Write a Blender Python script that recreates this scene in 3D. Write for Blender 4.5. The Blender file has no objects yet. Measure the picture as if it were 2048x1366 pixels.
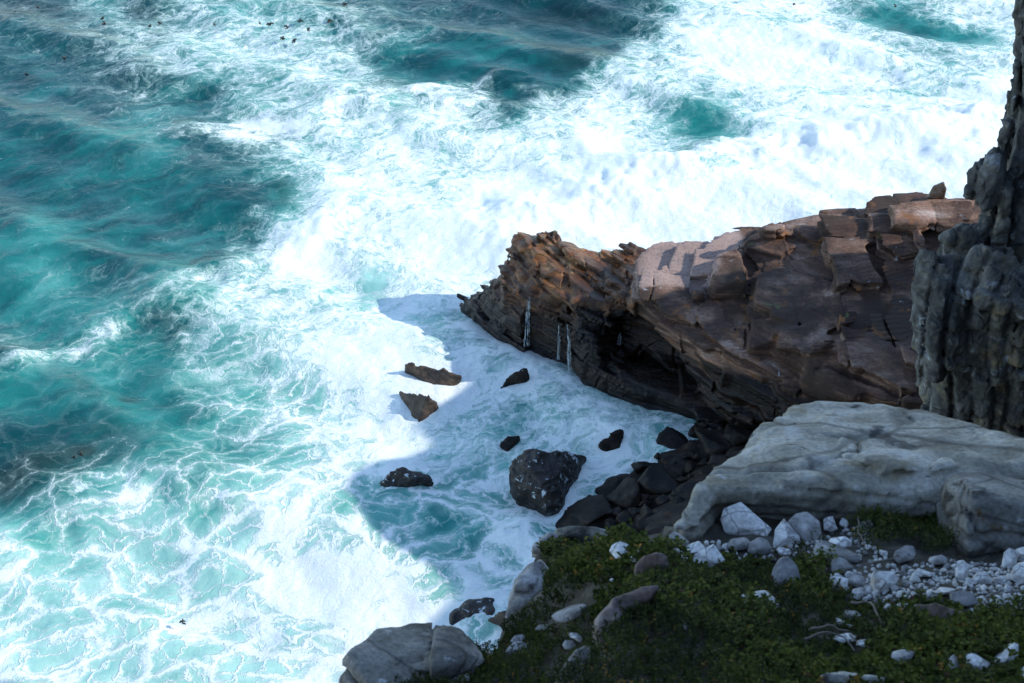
import bpy, bmesh, math, random
import numpy as np
from mathutils import Vector
import openvdb as vdb

# ------------------------------------------------------------------ camera, sky, sun, exposure
S = bpy.context.scene
COL = S.collection
PITCH = math.radians(36.0)
CAMZ = 40.0
cam_d = bpy.data.cameras.new('camera'); cam = bpy.data.objects.new('camera', cam_d); COL.objects.link(cam)
cam.location = (0, 0, CAMZ); cam.rotation_euler = (math.pi/2 - PITCH, 0, 0)
cam_d.lens = 50.0; cam_d.sensor_width = 36.0; cam_d.clip_end = 9000; cam_d.clip_start = 0.1
cam_d.dof.use_dof = True; cam_d.dof.focus_distance = 62.0; cam_d.dof.aperture_fstop = 4.0
S.camera = cam
SUN_EL, SUN_AZ = math.radians(32.0), math.radians(-6.0)
SUND = np.array([math.cos(SUN_EL)*math.cos(SUN_AZ), math.cos(SUN_EL)*math.sin(SUN_AZ), math.sin(SUN_EL)])
W = bpy.data.worlds.new('World'); S.world = W; W.use_nodes = True
wn = W.node_tree.nodes; sky = wn.new('ShaderNodeTexSky'); sky.sky_type = 'NISHITA'; sky.sun_disc = False
sky.sun_elevation = SUN_EL; sky.sun_rotation = math.pi/2 - SUN_AZ
sky.ozone_density = 1.0; sky.dust_density = 0.0; sky.air_density = 1.0
W.node_tree.links.new(sky.outputs[0], wn['Background'].inputs[0]); wn['Background'].inputs[1].default_value = 0.15
sl = bpy.data.lights.new('sun', 'SUN'); sl.energy = 2.0; sl.angle = math.radians(0.5); sl.color = (1.0, 0.95, 0.87)
so = bpy.data.objects.new('sun', sl); COL.objects.link(so)
so.rotation_euler = Vector(-SUND).to_track_quat('-Z', 'Y').to_euler(); so.location = (60, -10, 80)
S.view_settings.view_transform = 'Standard'; S.view_settings.look = 'None'; S.view_settings.gamma = 1.0
S.view_settings.exposure = 1.32
S.cycles.max_bounces = 6; S.cycles.diffuse_bounces = 3

# ------------------------------------------------------------------ helpers
FPX = 2048*50/36.0
CP, SP = math.cos(PITCH), math.sin(PITCH)
def ray(px, py):                       # direction through a photo pixel; length 1 along the optical axis
    u = (px-1024)/FPX; v = (683-py)/FPX
    return np.array([u, CP + v*SP, -SP + v*CP])
CAM = np.array([0, 0, CAMZ])
def PZ(px, py, z):                     # the point of that sight line at height z
    r = ray(px, py); return CAM + r*((z-CAMZ)/r[2])
def PY(px, py, Y):                     # ... at northing Y
    r = ray(px, py); return CAM + r*(Y/r[1])
def PT(px, py, t): return CAM + ray(px, py)*t
def project(x, y, z):
    d = y*CP - (z-CAMZ)*SP
    return 1024 + FPX*x/d, 683 - FPX*(y*SP + (z-CAMZ)*CP)/d

def _hash(ix, iy, iz, seed):
    h = (ix.astype(np.uint32)*np.uint32(374761393) + iy.astype(np.uint32)*np.uint32(668265263)
         + iz.astype(np.uint32)*np.uint32(2147483647) + np.uint32((seed*144269 + 97) & 0x7fffffff))
    h = (h ^ (h >> np.uint32(13)))*np.uint32(1274126177)
    h = (h ^ (h >> np.uint32(16)))*np.uint32(2246822519)
    return ((h ^ (h >> np.uint32(15))) & np.uint32(0xffffff)).astype(np.float32)/np.float32(0xffffff)
def hsh(i, j=None, k=None, seed=0):
    i = np.asarray(i).astype(np.int64); z = np.zeros_like(i)
    return _hash(i, z if j is None else np.asarray(j).astype(np.int64), z if k is None else np.asarray(k).astype(np.int64), seed)
def noise3(x, y, z, seed=0):           # value noise, -1..1
    x0, y0, z0 = np.floor(x), np.floor(y), np.floor(z)
    fx, fy, fz = x-x0, y-y0, z-z0
    fx = fx*fx*fx*(fx*(fx*6-15)+10); fy = fy*fy*fy*(fy*(fy*6-15)+10); fz = fz*fz*fz*(fz*(fz*6-15)+10)
    X, Y, Z = x0.astype(np.int64), y0.astype(np.int64), z0.astype(np.int64)
    def c(a, b, d): return _hash(X+a, Y+b, Z+d, seed)
    r = [[c(0, b, d)*(1-fx) + c(1, b, d)*fx for d in (0, 1)] for b in (0, 1)]
    r = [r[0][d]*(1-fy) + r[1][d]*fy for d in (0, 1)]
    return ((r[0]*(1-fz) + r[1]*fz)*2-1).astype(np.float32)
def fbm(x, y, z, seed=0, o=4, g=0.5):
    a, t, s = 1.0, 0, 0
    for i in range(o):
        t = t + a*noise3(x, y, z, seed+i*17); s += a; a *= g; x, y, z = x*2.03+7.1, y*2.03+3.3, z*2.03+1.7
    return t/s
def sstep(a, b, x):
    t = np.clip((x-a)/(b-a), 0, 1); return t*t*(3-2*t)

def mesh_np(name, V, quads=None, tris=None, smooth=True):
    me = bpy.data.meshes.new(name); V = np.asarray(V, np.float32)
    loops, starts, tot = [], [], 0
    if quads is not None and len(quads):
        loops.append(np.asarray(quads, np.int32).ravel()); starts.append(np.arange(len(quads), dtype=np.int32)*4); tot = len(quads)*4
    if tris is not None and len(tris):
        loops.append(np.asarray(tris, np.int32).ravel()); starts.append(tot + np.arange(len(tris), dtype=np.int32)*3)
    L = np.concatenate(loops); P = np.concatenate(starts)
    me.vertices.add(len(V)); me.vertices.foreach_set('co', V.ravel())
    me.loops.add(len(L)); me.loops.foreach_set('vertex_index', L)
    me.polygons.add(len(P)); me.polygons.foreach_set('loop_start', P)
    me.update(calc_edges=True); me.validate()
    me.polygons.foreach_set('use_smooth', np.full(len(me.polygons), smooth, bool))
    return me
def attr(me, name, vals):
    a = me.attributes.new(name, 'FLOAT', 'POINT'); a.data.foreach_set('value', np.asarray(vals, np.float32))
def grid_quads(nx, ny):
    i = np.arange(nx*ny).reshape(ny, nx)
    return np.stack([i[:-1, :-1], i[:-1, 1:], i[1:, 1:], i[1:, :-1]], -1).reshape(-1, 4)
def link(name, me, mat, label=None, cat=None, group=None, kind=None, parent=None, loc=None):
    o = bpy.data.objects.new(name, me); COL.objects.link(o)
    if mat is not None: me.materials.append(mat)
    if label: o['label'] = label
    if cat: o['category'] = cat
    if group: o['group'] = group
    if kind: o['kind'] = kind
    if parent: o.parent = parent
    if loc is not None: o.location = loc
    return o
def recentre(me):                      # move the mesh so that its origin sits at its base
    n = len(me.vertices); c = np.empty(n*3, np.float32); me.vertices.foreach_get('co', c); c = c.reshape(-1, 3)
    b = np.array([(c[:, 0].min()+c[:, 0].max())/2, (c[:, 1].min()+c[:, 1].max())/2, c[:, 2].min()], np.float32)
    me.vertices.foreach_set('co', (c-b).ravel()); me.update(); return tuple(float(q) for q in b)

class Hull:
    def __init__(s, pts):
        bm = bmesh.new(); [bm.verts.new(p) for p in pts]
        bmesh.ops.convex_hull(bm, input=bm.verts)
        bm.normal_update(); c = np.mean(np.array(pts), 0); N, D = [], []
        for f in bm.faces:
            n = np.array(f.normal); q = np.array(f.verts[0].co)
            if f.calc_area() < 1e-6: continue
            if n @ (c-q) > 0: n = -n
            N.append(n); D.append(n @ q)
        bm.free()
        s.N, s.D = np.array(N), np.array(D); P = np.array(pts); s.lo, s.hi = P.min(0), P.max(0)
    def sdf(s, X, Y, Z):
        d = None
        for n, q in zip(s.N, s.D):
            e = X*n[0] + Y*n[1] + Z*n[2] - q
            d = e if d is None else np.maximum(d, e)
        return d
    def hit(s, px, py):
        r = ray(px, py); a = s.N @ r; b = s.D - s.N @ CAM
        t0, t1 = -1e9, 1e9
        for ai, bi in zip(a, b):
            if abs(ai) < 1e-9: continue
            t = bi/ai
            if ai < 0: t0 = max(t0, t)
            else: t1 = min(t1, t)
        return CAM + r*t0 if t0 < t1 else None

def upsample(A, f):
    for ax in range(3):
        n = A.shape[ax]; q = np.arange((n-1)*f+1)/f; i = np.minimum(q.astype(int), n-2); w = (q-i).astype(np.float32)
        sh = [1, 1, 1]; sh[ax] = -1; w = w.reshape(sh)
        A = np.take(A, i, ax)*(1-w) + np.take(A, i+1, ax)*w
    return A
def sample(A, lo, h, x, y, z):
    g = [np.clip((q-l)/h, 0, n-1.001) for q, l, n in zip((x, y, z), lo, A.shape)]
    i = [q.astype(np.int32) for q in g]; w = [(q-j).astype(np.float32) for q, j in zip(g, i)]; r = 0
    for a in (0, 1):
        for b in (0, 1):
            for c in (0, 1):
                r = r + A[i[0]+a, i[1]+b, i[2]+c]*((w[0] if a else 1-w[0])*(w[1] if b else 1-w[1])*(w[2] if c else 1-w[2]))
    return r
def sdf_mesh(name, hulls, cuts, vox, disp, band, k=0.1, tone=None, zmin=None, f=3, smooth=True, warp=None):
    """union of convex hulls minus cuts, roughened by disp(x,y,z) inside the band, as one mesh"""
    lo = np.min([h.lo for h in hulls], 0)-band-vox*f; hi = np.max([h.hi for h in hulls], 0)+band+vox*f
    if zmin is not None: lo[2] = max(lo[2], zmin)
    cs = vox*f; n = np.ceil((hi-lo)/cs).astype(int)+1
    X, Y, Z = np.meshgrid(*[lo[i]+np.arange(n[i], dtype=np.float32)*cs for i in range(3)], indexing='ij')
    big = np.float32(band*2+0.5)
    A = np.full(tuple(n), big, np.float32)
    for h in hulls:
        a = np.clip(np.floor((h.lo-big-lo)/cs).astype(int), 0, n); b = np.clip(np.ceil((h.hi+big-lo)/cs).astype(int)+1, 0, n)
        sl_ = tuple(slice(a[i], b[i]) for i in range(3))
        d = h.sdf(X[sl_], Y[sl_], Z[sl_]); q = A[sl_]
        hh = np.clip(0.5+0.5*(q-d)/k, 0, 1); A[sl_] = q*(1-hh)+d*hh - k*hh*(1-hh)
    for h in cuts:
        d = -h.sdf(X, Y, Z); A = np.maximum(A, d)
    del X, Y, Z
    A = upsample(A.astype(np.float32), f).astype(np.float32)
    m = np.nonzero(np.abs(A) < band)
    x, y, z = [(lo[i]+m[i]*vox).astype(np.float32) for i in range(3)]
    if warp is not None: A[m] = sample(A, lo, vox, *warp(x, y, z))
    A[m] += disp(x, y, z).astype(np.float32)
    if zmin is None: pass
    A[0] = A[-1] = big; A[:, 0] = A[:, -1] = big; A[:, :, 0] = A[:, :, -1] = big
    G = vdb.FloatGrid(background=float(big)); G.copyFromArray(np.clip(A, -big, big).astype(np.float32))
    P, T, Q = G.convertToPolygons(0.0, 0.0)
    P = P*vox + lo
    lab = np.arange(len(P)); E = np.concatenate([np.asarray(Q)[:, [0, 1]], np.asarray(Q)[:, [1, 2]], np.asarray(Q)[:, [2, 3]]] + ([np.asarray(T)[:, [0, 1]], np.asarray(T)[:, [1, 2]]] if len(T) else []))
    while True:
        old = lab.copy(); m = np.minimum(lab[E[:, 0]], lab[E[:, 1]]); np.minimum.at(lab, E[:, 0], m); np.minimum.at(lab, E[:, 1], m)
        np.minimum.at(lab, old, lab); lab = lab[lab]; lab = lab[lab]
        if (lab == old).all(): break
    u_, c_ = np.unique(lab, return_counts=True); keep = lab == u_[np.argmax(c_)]
    new = np.cumsum(keep)-1; Q = np.asarray(Q); Q = new[Q[keep[Q[:, 0]]]]
    if len(T): T = np.asarray(T); T = new[T[keep[T[:, 0]]]]
    P = P[keep]
    Q = Q[:, ::-1]
    me = mesh_np(name, P, quads=Q, tris=np.asarray(T)[:, ::-1] if len(T) else None, smooth=smooth)
    if tone is not None:
        for nm, fn in tone.items(): attr(me, nm, fn(P[:, 0], P[:, 1], P[:, 2]))
    return me

# ------------------------------------------------------------------ materials
class NT:
    def __init__(s, name):
        s.m = bpy.data.materials.new(name); s.m.use_nodes = True; s.t = s.m.node_tree; s.n = s.t.nodes
        s.b = s.n['Principled BSDF']
    def N(s, typ, **kw):
        o = s.n.new('ShaderNode'+typ)
        for a, v in kw.items():
            if a.startswith('i_'):
                key = a[2:]; key = int(key) if key.isdigit() else key.replace('_', ' ')
                s.put(o.inputs[key], v)
            else: setattr(o, a, v)
        return o
    def put(s, inp, v):
        if hasattr(v, 'links') or isinstance(v, bpy.types.NodeSocket): s.t.links.new(v, inp)
        else: inp.default_value = v
    def math(s, op, a, b=0.0, c=None, clamp=False):
        o = s.n.new('ShaderNodeMath'); o.operation = op; o.use_clamp = clamp
        s.put(o.inputs[0], a); s.put(o.inputs[1], b)
        if c is not None: s.put(o.inputs[2], c)
        return o.outputs[0]
    def ss(s, v, a, b, lo=0.0, hi=1.0):
        o = s.N('MapRange', interpolation_type='SMOOTHSTEP'); s.put(o.inputs[0], v); s.put(o.inputs[1], a); s.put(o.inputs[2], b)
        s.put(o.inputs[3], lo); s.put(o.inputs[4], hi); return o.outputs[0]
    def noise(s, vec, scale, detail=4, rough=0.55, dist=0.0):
        o = s.N('TexNoise'); s.put(o.inputs['Vector'], vec); o.inputs['Scale'].default_value = scale
        o.inputs['Detail'].default_value = detail; o.inputs['Roughness'].default_value = rough; o.inputs['Distortion'].default_value = dist
        return o
    def mix(s, f, a, b, mode='MIX'):
        o = s.N('Mix', data_type='RGBA', blend_type=mode, clamp_factor=True)
        s.put(o.inputs[0], f); s.put(o.inputs[6], a if not isinstance(a, tuple) else (*a, 1)); s.put(o.inputs[7], b if not isinstance(b, tuple) else (*b, 1))
        return o.outputs[2]
    def attr(s, name): return s.N('Attribute', attribute_name=name).outputs['Fac']
    def ramp(s, f, stops):
        o = s.N('ValToRGB'); e = o.color_ramp.elements
        while len(e) < len(stops): e.new(0.5)
        for q, (p, c) in zip(e, stops): q.position = p; q.color = (*c, 1)
        s.put(o.inputs[0], f); return o.outputs[0]
    def vmul(s, v, k):
        o = s.N('VectorMath', operation='MULTIPLY'); s.put(o.inputs[0], v); o.inputs[1].default_value = k; return o.outputs[0]
    def vadd(s, a, b):
        o = s.N('VectorMath', operation='ADD'); s.put(o.inputs[0], a); s.put(o.inputs[1], b); return o.outputs[0]
    def bump(s, h, strength, dist, nrm=None):
        o = s.N('Bump'); o.inputs['Strength'].default_value = strength; o.inputs['Distance'].default_value = dist; s.put(o.inputs['Height'], h)
        if nrm is not None: s.put(o.inputs['Normal'], nrm)
        return o.outputs[0]

def rock_mat(name, stops, scale=0.8, stretch=(1, 1, 1), spots=(), fine=12.0, bump=0.5, bdist=0.05, rough=0.85, crack=0.0, crack_scale=2.0, tone=False, wet=False, rnd=0.0):
    t = NT(name); co = t.N('TexCoord').outputs['Object']
    if rnd:
        r = t.N('ObjectInfo').outputs['Random']; cx = t.N('CombineXYZ'); t.put(cx.inputs[0], t.math('MULTIPLY', r, 37.0)); t.put(cx.inputs[1], t.math('MULTIPLY', r, 91.0))
        co = t.vadd(co, cx.outputs[0])
    cs = t.vmul(co, stretch)
    n1 = t.noise(cs, scale, 6, 0.62, 0.4).outputs['Fac']
    c = t.ramp(t.ss(n1, 0.28, 0.72), stops)
    n2 = t.noise(co, fine, 5, 0.65).outputs['Fac']
    c = t.mix(1.0, c, t.ramp(n2, [(0.25, (0.55, 0.55, 0.55)), (0.5, (0.95, 0.95, 0.95)), (0.75, (1.35, 1.35, 1.35))]), 'MULTIPLY')
    if tone:
        a = t.attr('tone'); c = t.mix(1.0, c, t.ramp(a, [(0.1, (0.5, 0.43, 0.4)), (0.5, (1, 1, 1)), (0.9, (1.7, 1.7, 1.72))]), 'MULTIPLY')
    for (col, sc, lo, hi, seed) in spots:
        o = t.vadd(co, (seed*3.1, seed*1.7, seed*2.3)); nn = t.noise(o, sc, 5, 0.6, 0.5).outputs['Fac']
        c = t.mix(t.ss(nn, lo, hi), c, col)
    h = t.math('ADD', t.math('MULTIPLY', n2, 0.5), t.noise(cs, scale*4, 5, 0.6).outputs['Fac'])
    if crack:
        wv = t.N('Vector' 'Math', operation='MULTIPLY_ADD'); t.put(wv.inputs[0], t.noise(co, crack_scale, 3).outputs['Color']); wv.inputs[1].default_value = (0.5/crack_scale,)*3; t.put(wv.inputs[2], cs)
        v = t.N('TexVoronoi', feature='DISTANCE_TO_EDGE'); t.put(v.inputs['Vector'], wv.outputs[0]); v.inputs['Scale'].default_value = crack_scale
        e = t.ss(v.outputs['Distance'], 0.0, 0.05)
        c = t.mix(t.math('MULTIPLY', t.math('SUBTRACT', 1.0, e), crack), c, (0.02, 0.018, 0.017)); h = t.math('ADD', h, t.math('MULTIPLY', e, 0.6*crack))
    if wet:
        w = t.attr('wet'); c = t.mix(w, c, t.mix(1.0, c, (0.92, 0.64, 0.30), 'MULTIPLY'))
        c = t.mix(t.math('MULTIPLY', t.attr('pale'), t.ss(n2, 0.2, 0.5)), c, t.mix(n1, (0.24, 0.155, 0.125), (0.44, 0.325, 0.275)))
        c = t.mix(t.attr('tide_shade'), c, t.mix(1.0, c, (0.05, 0.055, 0.07), 'MULTIPLY'))  # blackens the intertidal band and the painted cave shade alike
        t.put(t.b.inputs['Roughness'], t.ss(w, 0.0, 1.0, rough, 0.42))
    else: t.b.inputs['Roughness'].default_value = rough
    t.put(t.b.inputs['Base Color'], c)
    t.b.inputs['Specular IOR Level'].default_value = 0.35
    t.put(t.b.inputs['Normal'], t.bump(h, bump, bdist))
    return t.m

M_PROM = rock_mat('banded_sandstone', [(0.0, (0.035, 0.02, 0.014)), (0.35, (0.08, 0.045, 0.033)), (0.6, (0.145, 0.083, 0.055)), (0.85, (0.22, 0.145, 0.11)), (1.0, (0.30, 0.235, 0.195))],
    scale=0.7, stretch=(0.5, 0.6, 4.2), fine=9, bump=0.8, bdist=0.08, crack=0.2, crack_scale=0.9, tone=True, wet=True,
    spots=[((0.045, 0.028, 0.02), 0.33, 0.46, 0.62, 9), ((0.2, 0.085, 0.03), 0.8, 0.58, 0.68, 1), ((0.10, 0.12, 0.045), 0.9, 0.66, 0.74, 2), ((0.30, 0.30, 0.31), 1.6, 0.67, 0.74, 3)])
M_CLIFF = rock_mat('grey_cliff_rock', [(0.0, (0.03, 0.03, 0.028)), (0.4, (0.07, 0.069, 0.064)), (0.7, (0.125, 0.122, 0.112)), (1.0, (0.2, 0.18, 0.135))],
    scale=0.9, stretch=(1.2, 1.2, 0.8), fine=10, bump=1.0, bdist=0.07, crack=0.35, crack_scale=1.1, spots=[((0.2, 0.16, 0.09), 0.8, 0.56, 0.7, 1), ((0.03, 0.03, 0.03), 1.7, 0.62, 0.7, 2), ((0.26, 0.28, 0.29), 2.5, 0.6, 0.7, 4)])
M_SLAB = rock_mat('pale_sandstone', [(0.0, (0.13, 0.118, 0.09)), (0.35, (0.24, 0.223, 0.18)), (0.65, (0.34, 0.32, 0.27)), (1.0, (0.44, 0.425, 0.385))],
    scale=1.2, stretch=(1, 1.4, 2.2), fine=22, bump=0.9, bdist=0.03, crack=0.55, crack_scale=0.55, spots=[((0.07, 0.066, 0.06), 1.3, 0.59, 0.66, 1), ((0.24, 0.19, 0.11), 1.1, 0.57, 0.72, 3), ((0.04, 0.04, 0.035), 2.6, 0.66, 0.70, 6), ((0.36, 0.35, 0.33), 2.0, 0.62, 0.7, 8)])
M_SLABD = rock_mat('lichened_grey_sandstone', [(0.0, (0.05, 0.047, 0.042)), (0.4, (0.11, 0.104, 0.092)), (0.7, (0.18, 0.172, 0.152)), (1.0, (0.26, 0.25, 0.228))],
    scale=1.6, stretch=(1, 1, 2.0), fine=25, bump=0.9, bdist=0.03, crack=0.5, crack_scale=1.3, spots=[((0.03, 0.028, 0.024), 2.1, 0.57, 0.64, 1), ((0.42, 0.43, 0.43), 1.7, 0.58, 0.66, 5), ((0.10, 0.06, 0.02), 3.0, 0.66, 0.72, 7)])
M_PINK = rock_mat('pinkish_grey_rock', [(0.0, (0.075, 0.05, 0.045)), (0.5, (0.15, 0.11, 0.10)), (1.0, (0.25, 0.22, 0.205))], scale=2.2, fine=28, bump=0.7, bdist=0.02, rnd=1, spots=[((0.42, 0.42, 0.41), 3, 0.6, 0.7, 2)])
M_WHITE = rock_mat('white_quartzite', [(0.0, (0.42, 0.40, 0.37)), (0.5, (0.6, 0.585, 0.56)), (1.0, (0.74, 0.73, 0.71))], scale=3.0, fine=34, bump=0.5, bdist=0.012, rnd=1,
    crack=0.55, crack_scale=4.5, spots=[((0.42, 0.36, 0.28), 4.5, 0.62, 0.72, 2), ((0.2, 0.19, 0.18), 9.0, 0.67, 0.72, 4)])
M_GREYST = rock_mat('grey_fieldstone', [(0.0, (0.12, 0.115, 0.11)), (0.5, (0.24, 0.23, 0.22)), (1.0, (0.42, 0.41, 0.40))], scale=3.0, fine=30, bump=0.6, bdist=0.015, rnd=1, spots=[((0.17, 0.10, 0.05), 5, 0.64, 0.72, 2), ((0.09, 0.085, 0.08), 6, 0.62, 0.7, 4)])
M_RUST = rock_mat('rusty_brown_rock', [(0.0, (0.10, 0.065, 0.045)), (0.5, (0.18, 0.13, 0.10)), (1.0, (0.3, 0.26, 0.22))], scale=2.4, fine=26, bump=0.7, bdist=0.02, rnd=1, spots=[((0.24, 0.09, 0.025), 3, 0.58, 0.68, 2), ((0.42, 0.42, 0.4), 2.2, 0.6, 0.68, 5)])
M_SEAROCK = rock_mat('wet_brown_rock', [(0.0, (0.022, 0.017, 0.014)), (0.5, (0.055, 0.038, 0.027)), (1.0, (0.11, 0.075, 0.05))], scale=1.6, stretch=(0.7, 0.7, 2.0), fine=12, bump=0.9, bdist=0.06, rough=0.5, rnd=1, spots=[((0.17, 0.075, 0.015), 1.3, 0.64, 0.74, 3)])
M_BLACK = rock_mat('wet_black_boulder_rock', [(0.0, (0.006, 0.005, 0.0045)), (0.5, (0.014, 0.0105, 0.008)), (1.0, (0.032, 0.022, 0.015))], scale=1.4, fine=10, bump=0.7, bdist=0.05, rough=0.55, rnd=1, spots=[((0.06, 0.03, 0.012), 1.1, 0.62, 0.75, 3)])
M_BLACK.node_tree.nodes['Principled BSDF'].inputs['Specular IOR Level'].default_value = 0.18
M_SOIL = rock_mat('dark_soil', [(0.0, (0.022, 0.018, 0.012)), (0.5, (0.05, 0.042, 0.03)), (1.0, (0.10, 0.09, 0.075))], scale=4.0, fine=40, bump=0.8, bdist=0.03)

M_WASHED = rock_mat('foam_washed_black_rock', [(0.0, (0.009, 0.0075, 0.0065)), (0.5, (0.022, 0.017, 0.014)), (1.0, (0.045, 0.033, 0.026))], scale=1.4, fine=10, bump=0.8, bdist=0.05, rough=0.5, rnd=1, spots=[((0.5, 0.57, 0.6), 2.1, 0.61, 0.68, 3), ((0.45, 0.52, 0.55), 5.5, 0.63, 0.69, 5)])
def foam_only_mat():
    t = NT('white_falling_water'); co = t.N('TexCoord').outputs['Object']
    n = t.noise(t.vmul(co, (9, 9, 1.3)), 2.2, 4, 0.6).outputs['Fac']
    t.b.inputs['Base Color'].default_value = (0.6, 0.68, 0.72, 1); t.b.inputs['Roughness'].default_value = 0.4
    t.put(t.b.inputs['Alpha'], t.ss(n, 0.42, 0.66, 0.0, 0.62)); return t.m
M_FALL = foam_only_mat()

def sea_mat():
    t = NT('sea_water'); geo = t.N('NewGeometry').outputs['Position']
    P = t.vmul(geo, (1, 1, 0))
    D, T, K, CELL = t.attr('foam'), t.attr('milky'), t.attr('kelp'), t.attr('cells')
    w1 = t.vmul(t.vadd(t.noise(P, 0.30, 3, 0.5).outputs['Color'], (-0.5, -0.5, -0.5)), (3.2, 3.2, 0))
    w2 = t.vmul(t.vadd(t.noise(P, 1.3, 4, 0.6).outputs['Color'], (-0.5, -0.5, -0.5)), (1.1, 1.1, 0))
    w3 = t.vmul(t.vadd(t.noise(P, 5.0, 3, 0.6).outputs['Color'], (-0.5, -0.5, -0.5)), (0.28, 0.28, 0))
    Q = t.vadd(t.vadd(P, w1), t.vadd(w2, w3))
    # streaks run along the swell
    rot = t.N('VectorRotate', rotation_type='Z_AXIS'); t.put(rot.inputs['Vector'], Q); rot.inputs['Angle'].default_value = math.radians(-24)
    Q = t.vmul(rot.outputs[0], (0.8, 1.15, 1))
    def edge(sc, p=0.6):
        v = t.N('TexVoronoi', feature='DISTANCE_TO_EDGE'); t.put(v.inputs['Vector'], Q); v.inputs['Scale'].default_value = sc
        return t.math('POWER', t.math('MULTIPLY', v.outputs['Distance'], 2.3, clamp=True), p)
    e1, e2, e3, e4 = edge(0.48), edge(1.1), edge(2.7), edge(6.5)
    nz = t.noise(Q, 0.9, 6, 0.62, 0.3).outputs['Fac']
    nf = t.noise(Q, 5.0, 7, 0.72, 0.6).outputs['Fac']
    fine = t.math('ADD', t.math('ADD', t.math('MULTIPLY', e3, 0.24), t.math('MULTIPLY', e4, 0.14)), t.math('MULTIPLY', t.math('SUBTRACT', nf, 0.5), t.ss(D, 0.1, 0.8, 0.35, 0.75)))
    cellh = t.math('ADD', t.math('MULTIPLY', t.math('MINIMUM', e1, t.math('ADD', t.math('MULTIPLY', e2, 1.1), 0.12)), 0.72), t.math('MULTIPLY', fine, 0.5))
    churn = t.math('ADD', t.math('MULTIPLY', t.ss(nz, 0.25, 0.75), 0.42), t.math('ADD', t.math('MULTIPLY', e2, 0.24), fine))
    mx = t.N('Mix', data_type='FLOAT'); t.put(mx.inputs[0], CELL); t.put(mx.inputs[2], churn); t.put(mx.inputs[3], cellh)
    hole = mx.outputs[0]
    Dn = t.math('ADD', t.math('MULTIPLY', D, t.math('ADD', t.ss(CELL, 0, 1, 0.77, 0.60), t.math('MULTIPLY', t.ss(D, 0.8, 1.05, 0.0, 0.2), t.math('SUBTRACT', 1.0, CELL)))), t.math('MULTIPLY', t.math('SUBTRACT', t.noise(P, 0.42, 4, 0.6).outputs['Fac'], 0.5), 0.40))
    diff = t.math('SUBTRACT', Dn, hole)
    hard = t.ss(diff, t.ss(CELL, 0.3, 1.0, -0.14, -0.07), t.ss(CELL, 0.3, 1.0, 0.38, 0.27))
    soft = t.math('MULTIPLY', t.ss(diff, -0.42, 0.20), t.ss(D, 0.05, 0.5, 0.22, 1.0))
    # thin flecks on the open water
    fl = t.noise(t.vmul(rot.outputs[0], (1.3, 5.5, 1)), 2.4, 7, 0.72, 0.8).outputs['Fac']
    flm = t.noise(P, 0.35, 3, 0.6).outputs['Fac']
    fleck = t.math('MULTIPLY', t.ss(fl, 0.62, 0.70), t.ss(t.math('ADD', flm, t.math('MULTIPLY', D, 0.4)), 0.46, 0.72))
    Tn = t.math('ADD', t.math('ADD', T, 0.0), t.math('MULTIPLY', t.math('SUBTRACT', t.noise(t.vmul(rot.outputs[0], (0.6, 1.6, 1)), 0.42, 4, 0.5).outputs['Fac'], 0.5), 0.6))
    water = t.ramp(Tn, [(0.0, (0.003, 0.032, 0.042)), (0.28, (0.004, 0.067, 0.073)), (0.5, (0.014, 0.172, 0.155)), (0.75, (0.085, 0.33, 0.285)), (1.0, (0.34, 0.59, 0.52))])
    water = t.mix(K, water, (0.008, 0.024, 0.022))
    c = t.mix(t.math('MULTIPLY', soft, 0.55), water, (0.46, 0.665, 0.575))
    c = t.mix(t.math('MULTIPLY', fleck, 0.75), c, (0.8, 0.85, 0.85))
    c = t.mix(hard, c, (0.80, 0.845, 0.815))
    t.put(t.b.inputs['Base Color'], c)
    t.put(t.b.inputs['Roughness'], t.ss(hard, 0, 1, 0.16, 0.85)); t.b.inputs['IOR'].default_value = 1.33; t.b.inputs['Specular IOR Level'].default_value = 0.2
    chop = t.noise(t.vmul(rot.outputs[0], (0.8, 1.9, 1)), 1.5, 6, 0.62, 0.4).outputs['Fac']
    h = t.math('MULTIPLY', chop, t.ss(D, 0.3, 1.0, 0.075, 0.10))
    h = t.math('ADD', h, t.math('MULTIPLY', nf, t.ss(hard, 0, 1, 0.0, 0.12)))
    t.put(t.b.inputs['Normal'], t.bump(h, 0.7, 1.0))
    return t.m
M_SEA = sea_mat()

# ------------------------------------------------------------------ the sea
FOAM = """
2 2 4 3 5 5 4 3 2 2 1 1 1 2 7 8 8 5 5 7 8
2 2 3 5 6 6 6 6 4 2 2 1 2 6 9 9 9 8 7 5 7
1 1 2 3 2 5 6 7 6 8 4 6 8 7 5 8 8 8 8 8 9
1 1 1 2 2 4 6 7 8 7 8 8 9 8 5 8 9 9 9 9 9
1 1 1 1 1 1 6 8 8 8 9 9 9 9 9 9 9 9 9 9 9
1 1 1 1 1 4 8 8 8 9 9 9 9 9 9 9 9 9 9 9 9
1 2 2 2 4 7 7 7 8 7 8 8 8 9 9 9 9 9 9 9 9
3 2 3 2 5 6 7 9 9 8 8 8 8 8 8 8 8 8 8 8 8
1 1 2 2 4 5 7 8 8 8 7 7 8 7 7 7 7 7 7 7 7
2 2 2 2 3 4 7 8 9 8 7 8 8 8 8 8 8 8 8 8 8
2 3 5 5 4 6 7 6 6 6 8 8 8 8 8 8 8 8 8 8 8
5 4 5 5 6 7 8 8 6 7 8 8 8 8 8 8 8 8 8 8 8
5 5 6 6 6 7 8 9 9 8 8 8 8 8 8 8 8 8 8 8 8
7 6 6 6 7 7 8 9 9 8 8 8 8 8 8 8 8 8 8 8 8"""
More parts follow.
